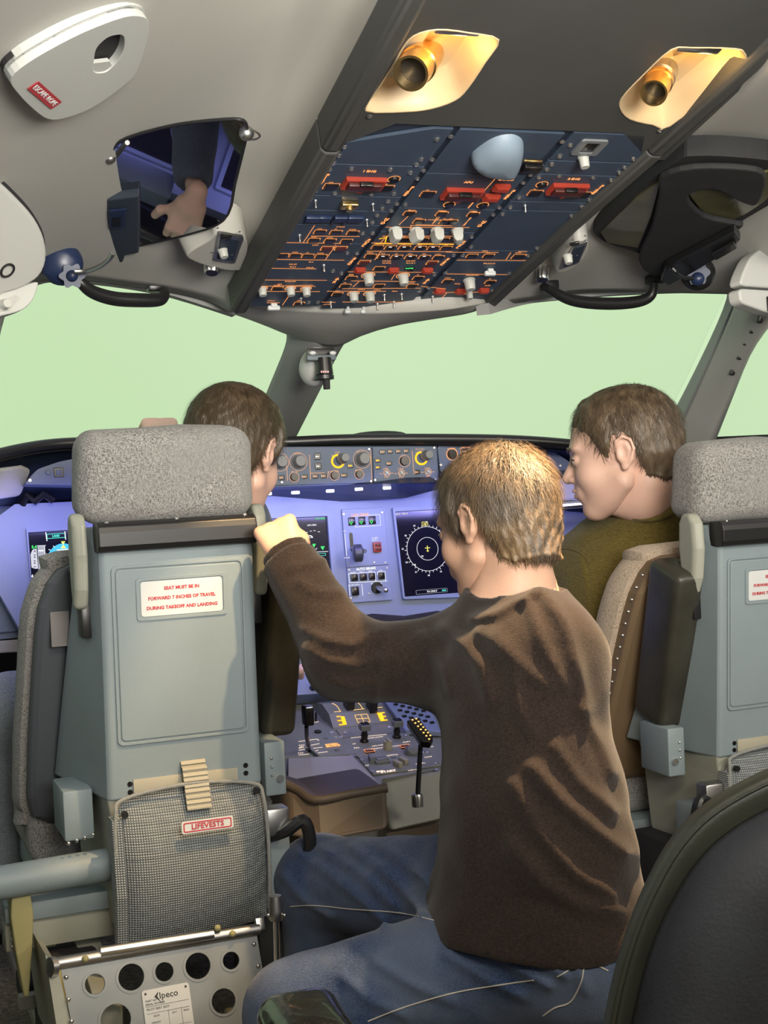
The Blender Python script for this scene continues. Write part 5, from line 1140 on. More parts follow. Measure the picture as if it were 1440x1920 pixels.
    for j in range(4): pt('rivet', MB().sph((-k*(.16+.014*j), .03, .545-.003*j), .0035, 8, 6), m_metal)
    for j in range(3): pt('rivet', MB().sph((k*.178, .074, .63-.016*j), .003, 8, 6), m_metal)
    # seat pan and cushion, transverse tube, beams
    pt('seat_cushion', MB().box((0, .56, .47), (.46, .44, .11), .03, seg=4), tw)
    pt('seat_pan', MB().box((0, .52, .39), (.44, .44, .05), .006), m_shell)
    pt('lift_tube', MB().cyl((-k*.40, .04, .480), (-k*.12, .06, .482), .029, n=20), m_shell)
    pt('tube_ring', MB().cyl((-k*.40, .035, .480), (-k*.345, .04, .480), .036, n=20), m_metal)
    pt('cross_beam', MB().box((-k*.215, .10, .415), (.19, .05, .032), .003), m_shell)
    pt('cross_beam', MB().box((-k*.215, .11, .372), (.19, .045, .052), .003), m_shell2)
    for j in range(4): pt('rivet', MB().sph((-k*.30, .085, .392-.012*j), .003, 8, 6), m_metal)
    rings = [[Vector((-k*(.285+a*w), .07+b*.03, z)) for a, b in ((-1, -1), (1, -1), (1, 1), (-1, 1))] for z, w in ((.455, .016), (.42, .019), (.36, .014), (.28, .004))]
    pt('leg_blade', MB().loft(rings), m_yel, smooth=False, bv=(.003, 2))
    pt('leg', MB().box((k*.16, .16, .26), (.05, .2, .30), .006), m_blackm)
    pt('leg', MB().box((-k*.20, .18, .22), (.09, .22, .22), .006), m_blackm)
    pt('leg_rail', MB().box((-k*.235, .12, .26), (.034, .30, .055), .003, M=Matrix.Rotation(.25, 4, 'X')), m_yel)
    pt('leg_rail', MB().box((-k*.165, .12, .27), (.044, .26, .05), .003, M=Matrix.Rotation(.25, 4, 'X')), m_shell2)
    # black release lever on the inboard side
    pt('release_lever', MB().tube(cr([Vector((k*.13, .02, .50)), Vector((k*.165, -.02, .515)), Vector((k*.20, -.03, .535)), Vector((k*.212, -.03, .50)), Vector((k*.208, -.02, .46))], 4), [.010]*5*1+[.012]*11+[.013], 10), m_black)
    pt('lever_plate', MB().box((k*.165, .05, .44), (.05, .06, .14), .004), m_shell)
    pt('lever_plate', MB().box((k*.155, .0, .535), (.05, .04, .05), .006), m_steel)
    if base:
        B = Fr(300, 1850, 2.40, EX, (0, .35, 1)); c0 = [(112, 1806), (480, 1744), (512, 1935), (150, 2000)]
        hl = []
        rr_ = ((178, 1845, .0175), (246, 1832, .0225), (308, 1822, .0165), (371, 1811, .0225), (433, 1801, .0155), (419, 1877, .0215), (217, 1912, .026))
        for x, y, r_ in rr_:
            a, b = B.hit(x, y); hl.append([(a+r_*math.cos(t), b+r_*math.sin(t)) for t in np.linspace(0, 2*math.pi, 25)[:-1]])
        bs = MB().plate(B.poly(c0), hl, -.003, .0, B.mat).put('base_plate', m_steel_plate, None, st, smooth=False)
        for x, y, r_ in rr_:
            a, b = B.hit(x, y); mb = MB(); n_ = 24
            mb.plate([(a+(r_+.0035)*math.cos(t), b+(r_+.0035)*math.sin(t)) for t in np.linspace(0, 2*math.pi, 25)[:-1]], [[(a+(r_-.001)*math.cos(t), b+(r_-.001)*math.sin(t)) for t in np.linspace(0, 2*math.pi, 25)[:-1]]], -.006, .0015)
            mb.put('hole_rim', m_steel_plate, B.mat, bs, smooth=False)
        MB().tube([B.hit3(100, 1808, .0), B.hit3(486, 1742, .0)], .0105, 16).put('hinge_rod', m_steel, None, st)
        MB().tube([B.hit3(188, 1785, .006), B.hit3(400, 1752, .006)], .009, 14).put('hinge_sleeve', m_metal, None, st)
        for x, y in ((160, 1798), (436, 1751), (408, 1740)): MB().sph((0, 0, 0), .006, 10, 8, B.M(x, y, .012)).put('hinge_bolt', m_yel, None, st)
        for x, y in ((124, 1832), (128, 1874), (476, 1770), (484, 1811), (493, 1854), (134, 1915)): MB().sph((0, 0, 0), .0042, 8, 6, B.M(x, y, .001)).put('rivet', m_metal, None, bs)
        MB().lathe([(0, 0), (.016, 0), (.016, .01), (0, .012)], 20, B.M(103, 1812, .0) @ Matrix.Rotation(-1.2, 4, 'Y')).put('end_cap', m_metal, None, st)
        MB().box((0, 0, 0), (.016, .022, .012), .002, M=B.M(487, 1733, .0)).put('end_bracket', m_metal, None, st)
        MB().hull([B.hit3(*p, -.004) for p in ((85, 1790), (108, 1812), (152, 2000), (118, 2000))], [B.hit3(*p, -.004)+Vector((0, .3, -.02)) for p in ((85, 1790), (108, 1812), (152, 2000), (118, 2000))]).put('side_plate', m_shell2, None, st, smooth=False)
        # maker's data plate
        PLt = Fr(315, 1885, 2.39, B.hit3(352, 1853, .002)-B.hit3(275, 1868, .002), B.ey); PLt.O = B.hit3(315, 1893, .0018); PLt.mat = Matrix.Translation(PLt.O) @ PLt.mat.to_3x3().to_4x4()
        dp = MB().prism(rrect(.080, .074, .005), 0, .001).put('data_plate', m_placard, PLt.mat, st, smooth=False)
        Q = lambda x, y: PLt.mat @ Matrix.Translation((x, y, .0012))
        text('Ipeco', .0145, m_blktxt, Q(.004, .024), dp, bold=.0001)
        MB().prism([(-.020, .024), (-.012, .032), (-.015, .024), (-.010, .014)], .001, .0013).put('logo_mark', m_blktxt, PLt.mat, dp, smooth=False)
        fd = MB()
        for x0, x1, y in ((-.036, .036, .010), (-.036, .036, -.001), (-.036, .036, -.026)): fd.box(((x0+x1)/2, y, .0012), (x1-x0, .0005, .0004))
        for x in (0, .022): fd.box((x, -.013, .0012), (.0005, .026, .0004))
        fd.put('table_lines', m_blktxt, PLt.mat, dp, smooth=False)
        for t_, x, y, s_ in (('PART NO', -.026, .019, .0045), ('SERIAL NUMBER', -.020, .0135, .0045), ('PILOT SEAT ASSY', -.016, .0055, .005), ('DATE', -.02, -.006, .004), ('QTY', .010, -.006, .004), ('ISSUE', .03, -.006, .004), ('WEIGHT', -.022, -.016, .004)):
            text(t_, s_, m_blktxt, Q(x, y), dp)
        for x, y in ((-.034, .031), (.034, .031)): MB().cyl((x, y, 0), (x, y, .0016), .002, n=8).put('rivet', m_blktxt, PLt.mat, dp)
    return st
m_steel_plate = mat('painted_steel', (.21, .225, .23), .42, .3, var=.06, vscale=12)
SL = W(335, 1200, 2.50); SL.z = 0
pilot_seat(SL, 1, m_tweed, 'left pilot seat with grey tweed headrest, seen from behind')
_p = W(1342, 1003, 2.66); SR = Vector((_p.x+.138*.93, _p.y+.02, _p.z-1.057*.93))
sr = pilot_seat(SR, -1, m_tweed, 'right pilot seat with beige sheepskin cushion, cut by the right edge', base=False, sz=.93)
print('SEATS', SL, SR)

# floor rails, floor lever, observer seat, near armrest
def fz_(px, py, z=0.): r = ray(px, py); return CAM+r*((z-CAM.z)/r.z)
for dx in (0, .05):
    p = fz_(66, 1890, .03); bvl(MB().box((p.x+dx, p.y+.2, .015), (.018, 1.0, .03)).put('trim_10' if dx == 0 else 'trim_11', m_cream), .003)
for n_ in ('trim_10', 'trim_11'): structure(bpy.data.objects[n_])
fp = empty('seat_foot', W(78, 1870, 2.72), 'black seat foot clamp on the pale floor rail, bottom left corner', 'clamp')
bvl(MB().box((0, 0, 0), (.085, .10, .05)).put('clamp_body', m_blackm, Matrix.Translation(W(78, 1845, 2.76)), fp), .008)
bvl(MB().box((0, 0, 0), (.085, .02, .03)).put('clamp_lip', m_shell2, Matrix.Translation(W(78, 1872, 2.70)), fp), .004)
lv = empty('floor_lever', W(520, 1870, 2.33), 'slim steel lever with a conical metal knob beside the left seat', 'lever')
MB().tube([W(522, 1900, 2.36), W(518, 1725, 2.33)], .0052, 12).put('rod', m_metal, None, lv)
MB().lathe([(0, 0), (.010, 0), (.0125, .004), (.0125, .016), (.010, .040), (0, .042)], 20, Matrix.Translation(W(518, 1725, 2.33))).put('knob', m_steel, None, lv)
for s_ in (-1, 1): MB().sph((0, 0, 0), .003, 8, 6, Matrix.Translation(W(518+s_*15, 1716, 2.325))).put('pin', m_metal, None, lv)
ob = empty('observer_seat', W(1320, 1920, 1.32), 'dark observer seat back with piped edge in the near right corner', 'seat')
m_obs = mat('seat_fabric_navy_black', (.013, .016, .022), .75, var=.25, vscale=14, bump=.3, bscale=260)
m_obr = mat('vinyl_olive_black', (.022, .024, .018), .42, var=.2, vscale=8, bump=.15, bscale=200)
e0 = [(1118, 1990), (1142, 1860), (1172, 1750), (1212, 1650), (1262, 1565), (1330, 1500), (1440, 1440), (1560, 1400)]
e1 = [(1136, 1990), (1160, 1862), (1190, 1755), (1230, 1662), (1280, 1580), (1345, 1518), (1448, 1462), (1560, 1424)]
e2 = [(1172, 1990), (1198, 1870), (1226, 1772), (1264, 1690), (1312, 1616), (1372, 1560), (1460, 1512), (1560, 1480)]
rows = [[W(x+14, y+8, 1.44) for x, y in e0], [W(x, y, 1.37) for x, y in e0], [W(x, y, 1.33) for x, y in e1], [W(x, y, 1.335) for x, y in e2]]
patch('edge_roll', rows, m_obr, 5, parent=ob, thick=.01)
rows = [[W(x-3, y-2, 1.333) for x, y in e2], [W(x+45, y+40, 1.30) for x, y in e2], [W(x+130, y+110, 1.29) for x, y in e2], [W(x+320, y+260, 1.32) for x, y in e2]]
patch('seat_back', rows, m_obs, 5, parent=ob, thick=.05)
MB().tube(cr([W(x, y, 1.328) for x, y in e1], 5), .0035, 8).put('piping', m_obr, None, ob)
na = empty('near_armrest', W(590, 1930, 1.6), 'worn dark leather armrest end at the bottom edge below the jeans', 'armrest')
nb = MB().box((0, 0, 0), (.100, .16, .07), .03, seg=6)
bmesh.ops.subdivide_edges(nb.bm, edges=nb.bm.edges[:], cuts=1, use_grid_fill=True)
for v in nb.bm.verts: v.co += v.co.normalized()*mnoise.noise(v.co*22)*.005
nb.put('pad', mat('worn_leather', (.014, .016, .010), .22, var=.5, vscale=18, bump=.4, bscale=60, coat=.4), Matrix.Translation(W(588, 1955, 1.62)) @ Matrix.Rotation(.1, 4, 'X'), na)
MB().box((0, 0, 0), (.05, .06, 1.0), .01).put('support', m_blackm, Matrix.Translation(W(588, 1960, 1.64)-Vector((0, 0, .50))), na)
# ------------------------------------------------------------------ figures: distance fields meshed with surface nets
def nets(f, lo, hi, h, name):
    lo = np.array(lo, np.float32); n = np.maximum(np.ceil((np.array(hi)-lo)/h).astype(int)+1, 3)
    ax = [lo[i]+h*np.arange(n[i], dtype=np.float32) for i in range(3)]
    G = np.stack(np.meshgrid(*ax, indexing='ij'), -1).reshape(-1, 3)
    D = np.empty(len(G), np.float32)
    for s in range(0, len(G), 400000): D[s:s+400000] = f(G[s:s+400000])
    D = D.reshape(n); ins = D < 0
    c = np.zeros(tuple(n-1), np.uint8)
    for a in (0, 1):
        for b in (0, 1):
            for d in (0, 1): c += ins[a:n[0]-1+a, b:n[1]-1+b, d:n[2]-1+d]
    act = (c > 0) & (c < 8); idx = -np.ones(act.shape, np.int64); cells = np.argwhere(act); idx[act] = np.arange(len(cells))
    acc = np.zeros((len(cells), 3)); cnt = np.zeros(len(cells))
    I, J, K = cells.T
    for axis in range(3):
        for a in (0, 1):
            for b in (0, 1):
                o0 = [0, 0, 0]; oth = [q for q in range(3) if q != axis]; o0[oth[0]] = a; o0[oth[1]] = b
                o1 = list(o0); o1[axis] = 1
                v0 = D[I+o0[0], J+o0[1], K+o0[2]]; v1 = D[I+o1[0], J+o1[1], K+o1[2]]
                m = (v0 < 0) != (v1 < 0); t = np.where(m, v0/np.where(m, v0-v1, 1), 0)
                P = np.array(o0)[None]+t[:, None]*(np.array(o1)-np.array(o0))[None]
                acc += P*m[:, None]; cnt += m
    V = (cells+acc/cnt[:, None])*h+lo
    F = []
    for axis in range(3):
        o = [q for q in range(3) if q != axis]
        sl0 = [slice(None)]*3; sl1 = [slice(None)]*3
        sl0[axis] = slice(0, n[axis]-1); sl1[axis] = slice(1, n[axis])
        a = ins[tuple(sl0)]; b = ins[tuple(sl1)]; e = np.argwhere(a != b)
        e = e[(e[:, o[0]] > 0) & (e[:, o[1]] > 0) & (e[:, o[0]] < n[o[0]]-1) & (e[:, o[1]] < n[o[1]]-1)]
        q = []
        for da, db in ((1, 1), (0, 1), (0, 0), (1, 0)):
            ee = e.copy(); ee[:, o[0]] -= da; ee[:, o[1]] -= db; q.append(idx[ee[:, 0], ee[:, 1], ee[:, 2]])
        q = np.stack(q, 1); flip = ins[e[:, 0], e[:, 1], e[:, 2]]
        if axis == 1: flip = ~flip
        q[~flip] = q[~flip][:, ::-1]; F.append(q)
    F = np.concatenate(F); F = F[(F >= 0).all(1)]
    return V, F
def mesh_np(name, V, F, m, smooth=True):
    me = bpy.data.meshes.new(name); me.vertices.add(len(V)); me.vertices.foreach_set('co', np.asarray(V, np.float32).ravel())
    me.loops.add(len(F)*4); me.loops.foreach_set('vertex_index', F.astype(np.int32).ravel())
    me.polygons.add(len(F)); me.polygons.foreach_set('loop_start', np.arange(0, len(F)*4, 4, dtype=np.int32)); me.polygons.foreach_set('loop_total', np.full(len(F), 4, np.int32))
    me.update(calc_edges=True); me.validate(); me.materials.append(m)
    if smooth: me.shade_smooth()
    return me
A_ = lambda *v: np.array(v, np.float32)
def cap(P, a, b, ra, rb):
    a = np.asarray(a, np.float32); b = np.asarray(b, np.float32); d = b-a; t = np.clip(((P-a)@d)/max(d@d, 1e-9), 0, 1)
    return np.linalg.norm(P-a-t[:, None]*d, axis=1)-(ra+(rb-ra)*t)
def ell(P, c, r, R=None):
    q = P-np.asarray(c, np.float32)
    if R is not None: q = q@R
    r = np.asarray(r, np.float32); k0 = np.linalg.norm(q/r, axis=1); k1 = np.linalg.norm(q/(r*r), axis=1)
    return k0*(k0-1)/np.maximum(k1, 1e-6)
def smin(a, b, k):
    h = np.clip(.5+.5*(b-a)/k, 0, 1); return b+(a-b)*h-k*h*(1-h)
def smax(a, b, k): return -smin(-a, -b, k)
def vnoise(P, s, seed=0):
    p = P*s+seed*7.3
    return (np.sin(p[:, 0]*1.7+1.3*np.sin(p[:, 1]*1.1+seed))+np.sin(p[:, 1]*1.9+1.7*np.sin(p[:, 2]*1.3))+np.sin(p[:, 2]*1.6+1.5*np.sin(p[:, 0]*1.2+2)))/3

def head_sdf(P, jaw=1., full=1., ear=1.):
    """head-local metres: +y face, +z up, x to the person's right (origin between the ears)"""
    X = np.abs(P[:, 0]); Q = np.stack([X, P[:, 1], P[:, 2]], 1)
    d = ell(P, (0, -.022, .036), (.077, .096, .088))
    d = smin(d, ell(P, (0, .020, .030), (.069, .074, .080)), .03)
    d = smin(d, ell(P, (0, .040, -.040), (.056*jaw, .056, .070)), .03)
    d = smin(d, cap(Q, (.052*jaw, .002, -.055), (.016, .066, -.098), .018*full, .017), .028)      # jaw line
    d = smin(d, ell(P, (0, .074, -.098), (.024, .020, .017)), .018)
    d = smin(d, ell(Q, (.034, .064, -.030), (.026, .026, .028)), .02)                              # cheeks
    d = smin(d, ell(P, (0, .080, .026), (.052, .018, .011)), .015)                                 # brow
    d = smax(d, -ell(Q, (.033, .104, .004), (.019, .019, .013)), .012)                             # sockets
    d = smin(d, ell(Q, (.032, .083, .003), (.0145, .0125, .0125)), .004)                           # lids
    d = smin(d, cap(P, (0, .090, .010), (0, .113, -.026), .0075, .0115), .010)
    d = smin(d, ell(Q, (.010, .102, -.031), (.009, .010, .007)), .006)
    d = smin(d, ell(P, (0, .090, -.058), (.030, .014, .020)), .012)                                # mouth mound
    d = smin(d, ell(P, (0, .103, -.0535), (.020, .0065, .0045)), .003)
    d = smin(d, ell(P, (0, .101, -.0640), (.018, .0070, .0055)), .003)
    d = smax(d, -ell(P, (0, .111, -.0585), (.022, .010, .0013)), .003)
    # ears: helix, lobe, inner hollow
    ex = .078
    Q = np.stack([Q[:, 0]*1.0, (Q[:, 1]+.012)*1.14-.012, Q[:, 2]*1.14], 1)
    e = ell(Q, (ex+.002, -.014, -.002), (.009, .021, .031))
    e = smax(e, -ell(Q, (ex+.014, -.009, .000), (.009, .012, .019)), .004)
    pts = [(ex-.002, .006, .006), (ex+.006, .002, .024), (ex+.010, -.014, .033), (ex+.012, -.030, .022), (ex+.012, -.034, .002), (ex+.008, -.024, -.020), (ex+.002, -.010, -.033)]
    for a, b in zip(pts, pts[1:]): e = smin(e, cap(Q, a, b, .0036, .0036), .003)
    e = smin(e, ell(Q, (ex+.001, -.008, -.033), (.006, .009, .009)), .004)
    e = smin(e, cap(Q, (ex+.003, .003, -.002), (ex+.003, .004, -.012), .003, .003), .003)
    d = smin(d, e, .007)
    return d
def hair_keep(P, back=-.075, burn=-.020, front=.074):
    """height of the hairline at each point (hair is kept above it)"""
    y = P[:, 1]
    return np.interp(y, [-.12, -.075, -.045, -.028, -.012, .008, .020, .030, .048, .066, .09, .13], [back, back, back+.012, .020, .036, .030, burn, burn+.006, .040, .058, front, front+.01]).astype(np.float32)
def head(name, M, parent_mesh_parts, hair_m, hair_len, style, cut, jaw=1., full=1.):
    """returns skin (V,F) in world space and builds the hair children later"""
    V, F = nets(lambda P: head_sdf(P, jaw, full), (-.105, -.14, -.16), (.105, .15, .15), .0030, name)
    Mn = np.array(M); Vw = V@Mn[:3, :3].T+Mn[:3, 3]
    return Vw, F
def hair_cap(M, parent, m, thick, rough, jaw, full, kw, seed, lumps=90.):
    def f(P):
        base = ell(P, (0, -.022, .036), (.077, .096, .088)); base = smin(base, ell(P, (0, .020, .030), (.069, .074, .080)), .03)
        base = smin(base, cap(P, (0, -.050, -.03), (0, -.055, -.10), .060, .056), .03)
        t = thick*np.clip((P[:, 2]-hair_keep(P, **kw))/.05, .18, 1)
        r = np.linalg.norm(P[:, :2], axis=1); az = np.arctan2(P[:, 0], P[:, 1]-0)
        # locks running away from the crown
        cx = P[:, 0]-.01; cy = P[:, 1]+.055; ang = np.arctan2(cx, cy); rad = np.sqrt(cx**2+cy**2+(P[:, 2]-.11)**2)
        lk = np.sin(ang*17+6*np.sin(rad*40+seed)+3*vnoise(P, 30, seed))*.5+.5*np.sin(ang*31+rad*60+seed)
        d = base-t-rough*(lk*.5+.5*vnoise(P, lumps, seed+1))*np.clip(rad*18, .2, 1)
        return smax(d, hair_keep(P, **kw)-P[:, 2]+.004*vnoise(P, 160, seed), .004)
    V, F = nets(f, (-.115, -.15, -.13), (.115, .13, .17), .0032, 'hair')
    Mn = np.array(M); Vw = V@Mn[:3, :3].T+Mn[:3, 3]
    o = put('hair', mesh_np('hair', Vw, F, m), None, parent)
    return V
def strands(M, V, parent, m, n, length, lift, seed, kw, grow=.3, m2=None):
    rs = np.random.RandomState(seed); C = np.array((0, -.022, .036))
    idx = rs.randint(0, len(V), n); P0 = V[idx]; nrm = (P0-C)/np.array((.077, .096, .088))**2; nrm /= np.linalg.norm(nrm, axis=1)[:, None]
    keep = (np.linalg.norm((P0-C)/np.array((.077, .096, .088)), axis=1) > .97); P0 = P0[keep]; nrm = nrm[keep]; n = len(P0)
    crown = np.array((.012, -.058, .115)); fl = P0-crown; fl += rs.normal(0, .010, fl.shape)
    sw = np.cross(nrm, fl); fl = fl+sw*.35
    fl -= nrm*(fl*nrm).sum(1)[:, None]; fl /= np.linalg.norm(fl, axis=1)[:, None]+1e-6
    L = length*(.5+.8*rs.rand(n))*np.interp(P0[:, 2], [-.08, .0, .06], [.55, .75, 1]); wv = np.cross(nrm, fl); tw = rs.normal(0, .35, n)
    fl = fl*np.cos(tw)[:, None]+wv*np.sin(tw)[:, None]; wv = np.cross(nrm, fl)
    pts = []
    for s in range(4):
        t = s/3; p = P0-nrm*.002+fl*(L*t)[:, None]+nrm*((lift*L)*(t-.75*t*t)+.0)[:, None]*1.2-np.array((0, 0, 1))*(L*.10*t*t)[:, None]
        w = .00055*(1-t*.8); pts.append(p-wv*w); pts.append(p+wv*w)
    Vv = np.stack(pts, 1).reshape(-1, 3); b = np.arange(n)*8; F = np.concatenate([np.stack([b+2*s, b+2*s+1, b+2*s+3, b+2*s+2], 1) for s in range(3)])
    Mn = np.array(M); Vw = Vv@Mn[:3, :3].T+Mn[:3, 3]
    o = put('hair_strands', mesh_np('strands', Vw, F, m), None, parent); o['kind'] = 'stuff'; return o
def hair_mat(name, c1, c2, c3):
    m = mat(name, c1, .42, col2=c2, vscale=60, stretch=(1, 1, .35), bump=.5, bscale=500)
    nt = m.node_tree; b = nt.nodes['Principled BSDF']; src = b.inputs['Base Color'].links[0].from_socket
    g = nn(nt, 'ShaderNodeNewGeometry'); tc = nn(nt, 'ShaderNodeTexNoise'); tc.inputs['Scale'].default_value = 9
    tco = nn(nt, 'ShaderNodeTexCoord'); nt.links.new(tco.outputs['Object'], tc.inputs['Vector'])
    rr = nn(nt, 'ShaderNodeMapRange'); rr.inputs[1].default_value = .4; rr.inputs[2].default_value = .65; nt.links.new(tc.outputs['Fac'], rr.inputs[0])
    mx = nn(nt, 'ShaderNodeMix', data_type='RGBA'); nt.links.new(rr.outputs[0], mx.inputs[0]); nt.links.new(src, mx.inputs[6]); mx.inputs[7].default_value = (*c3, 1)
    nt.links.new(mx.outputs[2], b.inputs['Base Color']); return m

FWD = RM @ Vector((0, 0, -1)); FWD.z = 0; FWD.normalize()
def head_matrix(px_, py_, d, phi, pitch, roll=0., s=1.):
    f = Matrix.Rotation(math.radians(phi), 3, 'Z') @ FWD                 # facing, phi degrees to the left of the view
    r = f.cross(EZ).normalized()                                          # the person's right
    R_ = Matrix((r, f, EZ)).transposed()
    R_ = R_ @ Matrix.Rotation(math.radians(pitch), 3, 'X') @ Matrix.Rotation(math.radians(roll), 3, 'Y')
    return Matrix.Translation(W(px_, py_, d)) @ R_.to_4x4() @ Matrix.Diagonal((s, s, s, 1))
def w3(M, x, y, z): return np.array(M @ Vector((x, y, z)), np.float32)
def n3(v): return np.array(v, np.float32)
def Wn(*a): return n3(W(*a))

def join_parts(parts):
    Vs = []; Fs = []; k = 0
    for V, F in parts: Vs.append(V); Fs.append(F+k); k += len(V)
    return np.concatenate(Vs), np.concatenate(Fs)
def bounds(pts, pad): a = np.array(pts); return a.min(0)-pad, a.max(0)+pad
class Body:
    def __init__(s, k=.05, sc=1.): s.pr = []; s.k = k; s.sc = sc
    def c(s, a, b, ra, rb, k=None, tag=''): s.pr.append(('c', n3(a), n3(b), ra*s.sc, rb*s.sc, k or s.k, tag)); return s
    def e(s, c, r, R=None, k=None, tag=''): s.pr.append(('e', n3(c), n3(r), R, None, k or s.k, tag)); return s
    def f(s, P, grow=0., tags=None):
        d = None
        for q in s.pr:
            if tags is not None and q[6] not in tags: continue
            v = cap(P, q[1], q[2], q[3], q[4]) if q[0] == 'c' else ell(P, q[1], q[2], q[3])
            d = v if d is None else smin(d, v, q[5])
        return d-grow
    def box(s, tags=None, pad=.03):
        pts = []
        for q in s.pr:
            if tags is not None and q[6] not in tags: continue
            if q[0] == 'c':
                for p, r in ((q[1], q[3]), (q[2], q[4])): pts += [p-r, p+r]
            else: pts += [q[1]-max(q[2]), q[1]+max(q[2])]
        a = np.array(pts); return a.min(0)-pad, a.max(0)+pad
def folds(P, L):
    """cloth folds: (polyline in picture pixels, width px, height m) raised along lines seen on the garment"""
    x, y, d = proj(P); out = np.zeros(len(P), np.float32)
    for pts, w, h in L:
        best = np.full(len(P), 1e9)
        for (x0, y0), (x1, y1) in zip(pts, pts[1:]):
            dx, dy = x1-x0, y1-y0; t = np.clip(((x-x0)*dx+(y-y0)*dy)/(dx*dx+dy*dy), 0, 1)
            best = np.minimum(best, (x-x0-t*dx)**2+(y-y0-t*dy)**2)
        out += h*np.exp(-best/(w*w))
    return out
def hand(M, curl, spread=.0, s=1., thumb=1., flip=1, tz=0.):
    """hand-local: wrist at origin, fingers toward +y, palm faces -z, thumb on the +x*flip side"""
    b = Body(.012)
    b.c(w3(M, 0, -.03, 0), w3(M, 0, .01, 0), .024*s, .027*s, tag='h')
    for x in (-.028, -.010, .010, .028): b.c(w3(M, x*.6*s, .01*s, 0), w3(M, x*s, .075*s, .002), .0155*s, .0125*s, .014, tag='h')
    b.c(w3(M, flip*.018*s, .015*s, -.010), w3(M, flip*.034*s, .045*s, -.014), .018*s, .014*s, .014, tag='h')
    for i, (x, L) in enumerate(((-.030, .066), (-.010, .080), (.010, .086), (.030, .078))):
        x = x*flip; 
        if flip < 0: L = (.066, .080, .086, .078)[i]
        p = Vector((x*s, .080*s, .002)); a = 0; r = .0095*s
        for j, fr in enumerate((.45, .32, .23)):
            a += curl*(.9, 1.0, .7)[j]; dn = Vector((x*spread*2, math.cos(a), -math.sin(a))).normalized(); q = p+dn*L*fr*s
            b.c(n3(M @ p), n3(M @ q), r, r*.92, .004, tag='h'); p = q; r *= .93
    p = Vector((flip*.036*s, .040*s, -.014))
    for j, (L, dn) in enumerate(((.034, Vector((flip*.7+tz*.6, .65+tz*.3, -.35+tz))), (.030, Vector((flip*.25+tz*.5, .85+tz*.3, -.5+tz))))):
        q = p+dn.normalized()*L*s*thumb; b.c(n3(M @ p), n3(M @ q), .0115*s, .0098*s, .006, tag='h'); p = q
    return b
def neckcut(P, a, b, t):      # smooth neckline: a plane across the neck that opens into a cone outside it
    n = (b-a)/np.linalg.norm(b-a); q = P-(a+(b-a)*t); al = q@n; rad = np.linalg.norm(q-al[:, None]*n, axis=1)
    return -al-1.5*np.clip(rad-.072, 0, 1)
def collar(a, b, t, r, m, parent, tr=.0065):
    n = Vector((b-a).tolist()).normalized(); o = Vector((a+(b-a)*t).tolist()); u = n.orthogonal().normalized(); v = n.cross(u)
    MB().tube([o+(u*math.cos(q)+v*math.sin(q))*r for q in np.linspace(0, 2*math.pi, 33)], tr, 10).put('collar', m, None, parent)
def frame(o, y, z):      # matrix with given y axis and approximate z axis
    y = Vector(y).normalized(); z = Vector(z); z = (z-y*z.dot(y)).normalized(); x = y.cross(z)
    return Matrix.Translation(o) @ Matrix((x, y, z)).transposed().to_4x4()
def eyes(M, parent):
    for s_ in (-1, 1):
        e = MB().sph((0, 0, 0), .0118, 16, 12, M @ Matrix.Translation((s_*.032, .0845, .003))).put('eye', mat('eye_white', (.62, .60, .57), .25), None, parent)
        MB().tube([M @ Vector(p) for p in ((s_*.019, .0955, .006), (s_*.030, .0975, .0095), (s_*.043, .0925, .006), (s_*.047, .088, .004))], [.0010, .0016, .0014, .0008], 6).put('eyelash', m_key, None, e)
        MB().sph((0, 0, 0), (.0055, .002, .0055), 12, 8, M @ Matrix.Translation((s_*.032, .0955, .002))).put('iris', mat('iris_brown', (.03, .02, .015), .2), None, e)
def brows(M, parent, m):
    for s_ in (-1, 1):
        MB().tube([M @ Vector(p) for p in ((s_*.014, .1005, .024), (s_*.030, .0985, .029), (s_*.048, .084, .024))], [.003, .0036, .002], 8).put('eyebrow', m, None, parent)

# ---- materials of the figures
m_sweatB = weave('sweater_brown_black', (.014, .0095, .008), (.031, .0215, .0175), 700, rough=.95, bump=.3)
m_sweatC = weave('sweater_olive', (.085, .066, .016), (.15, .115, .030), 420, rough=.92, sz=6, bump=.8)
m_shirtA = weave('shirt_slate', (.05, .065, .10), (.09, .11, .16), 700, rough=.9, bump=.3)
m_denim = weave('denim_blue', (.011, .023, .066), (.044, .074, .155), 850, c3=(.10, .13, .19), vs=7, bump=.5)
m_denimA = weave('denim_pale', (.14, .17, .20), (.28, .31, .34), 850, bump=.4)
m_stitch = mat('stitch_thread', (.42, .40, .36), .8)
m_hairB = hair_mat('hair_greying_blond', (.085, .055, .030), (.25, .165, .085), (.12, .10, .08))
m_hairA = hair_mat('hair_brown', (.035, .024, .014), (.12, .085, .05), (.07, .05, .03))
m_hairC = hair_mat('hair_dark_blond', (.05, .033, .020), (.16, .115, .07), (.09, .065, .04))
m_skinC = mat('skin_fair', (.66, .42, .33), .48, var=.05, vscale=20, bump=.1, bscale=350)

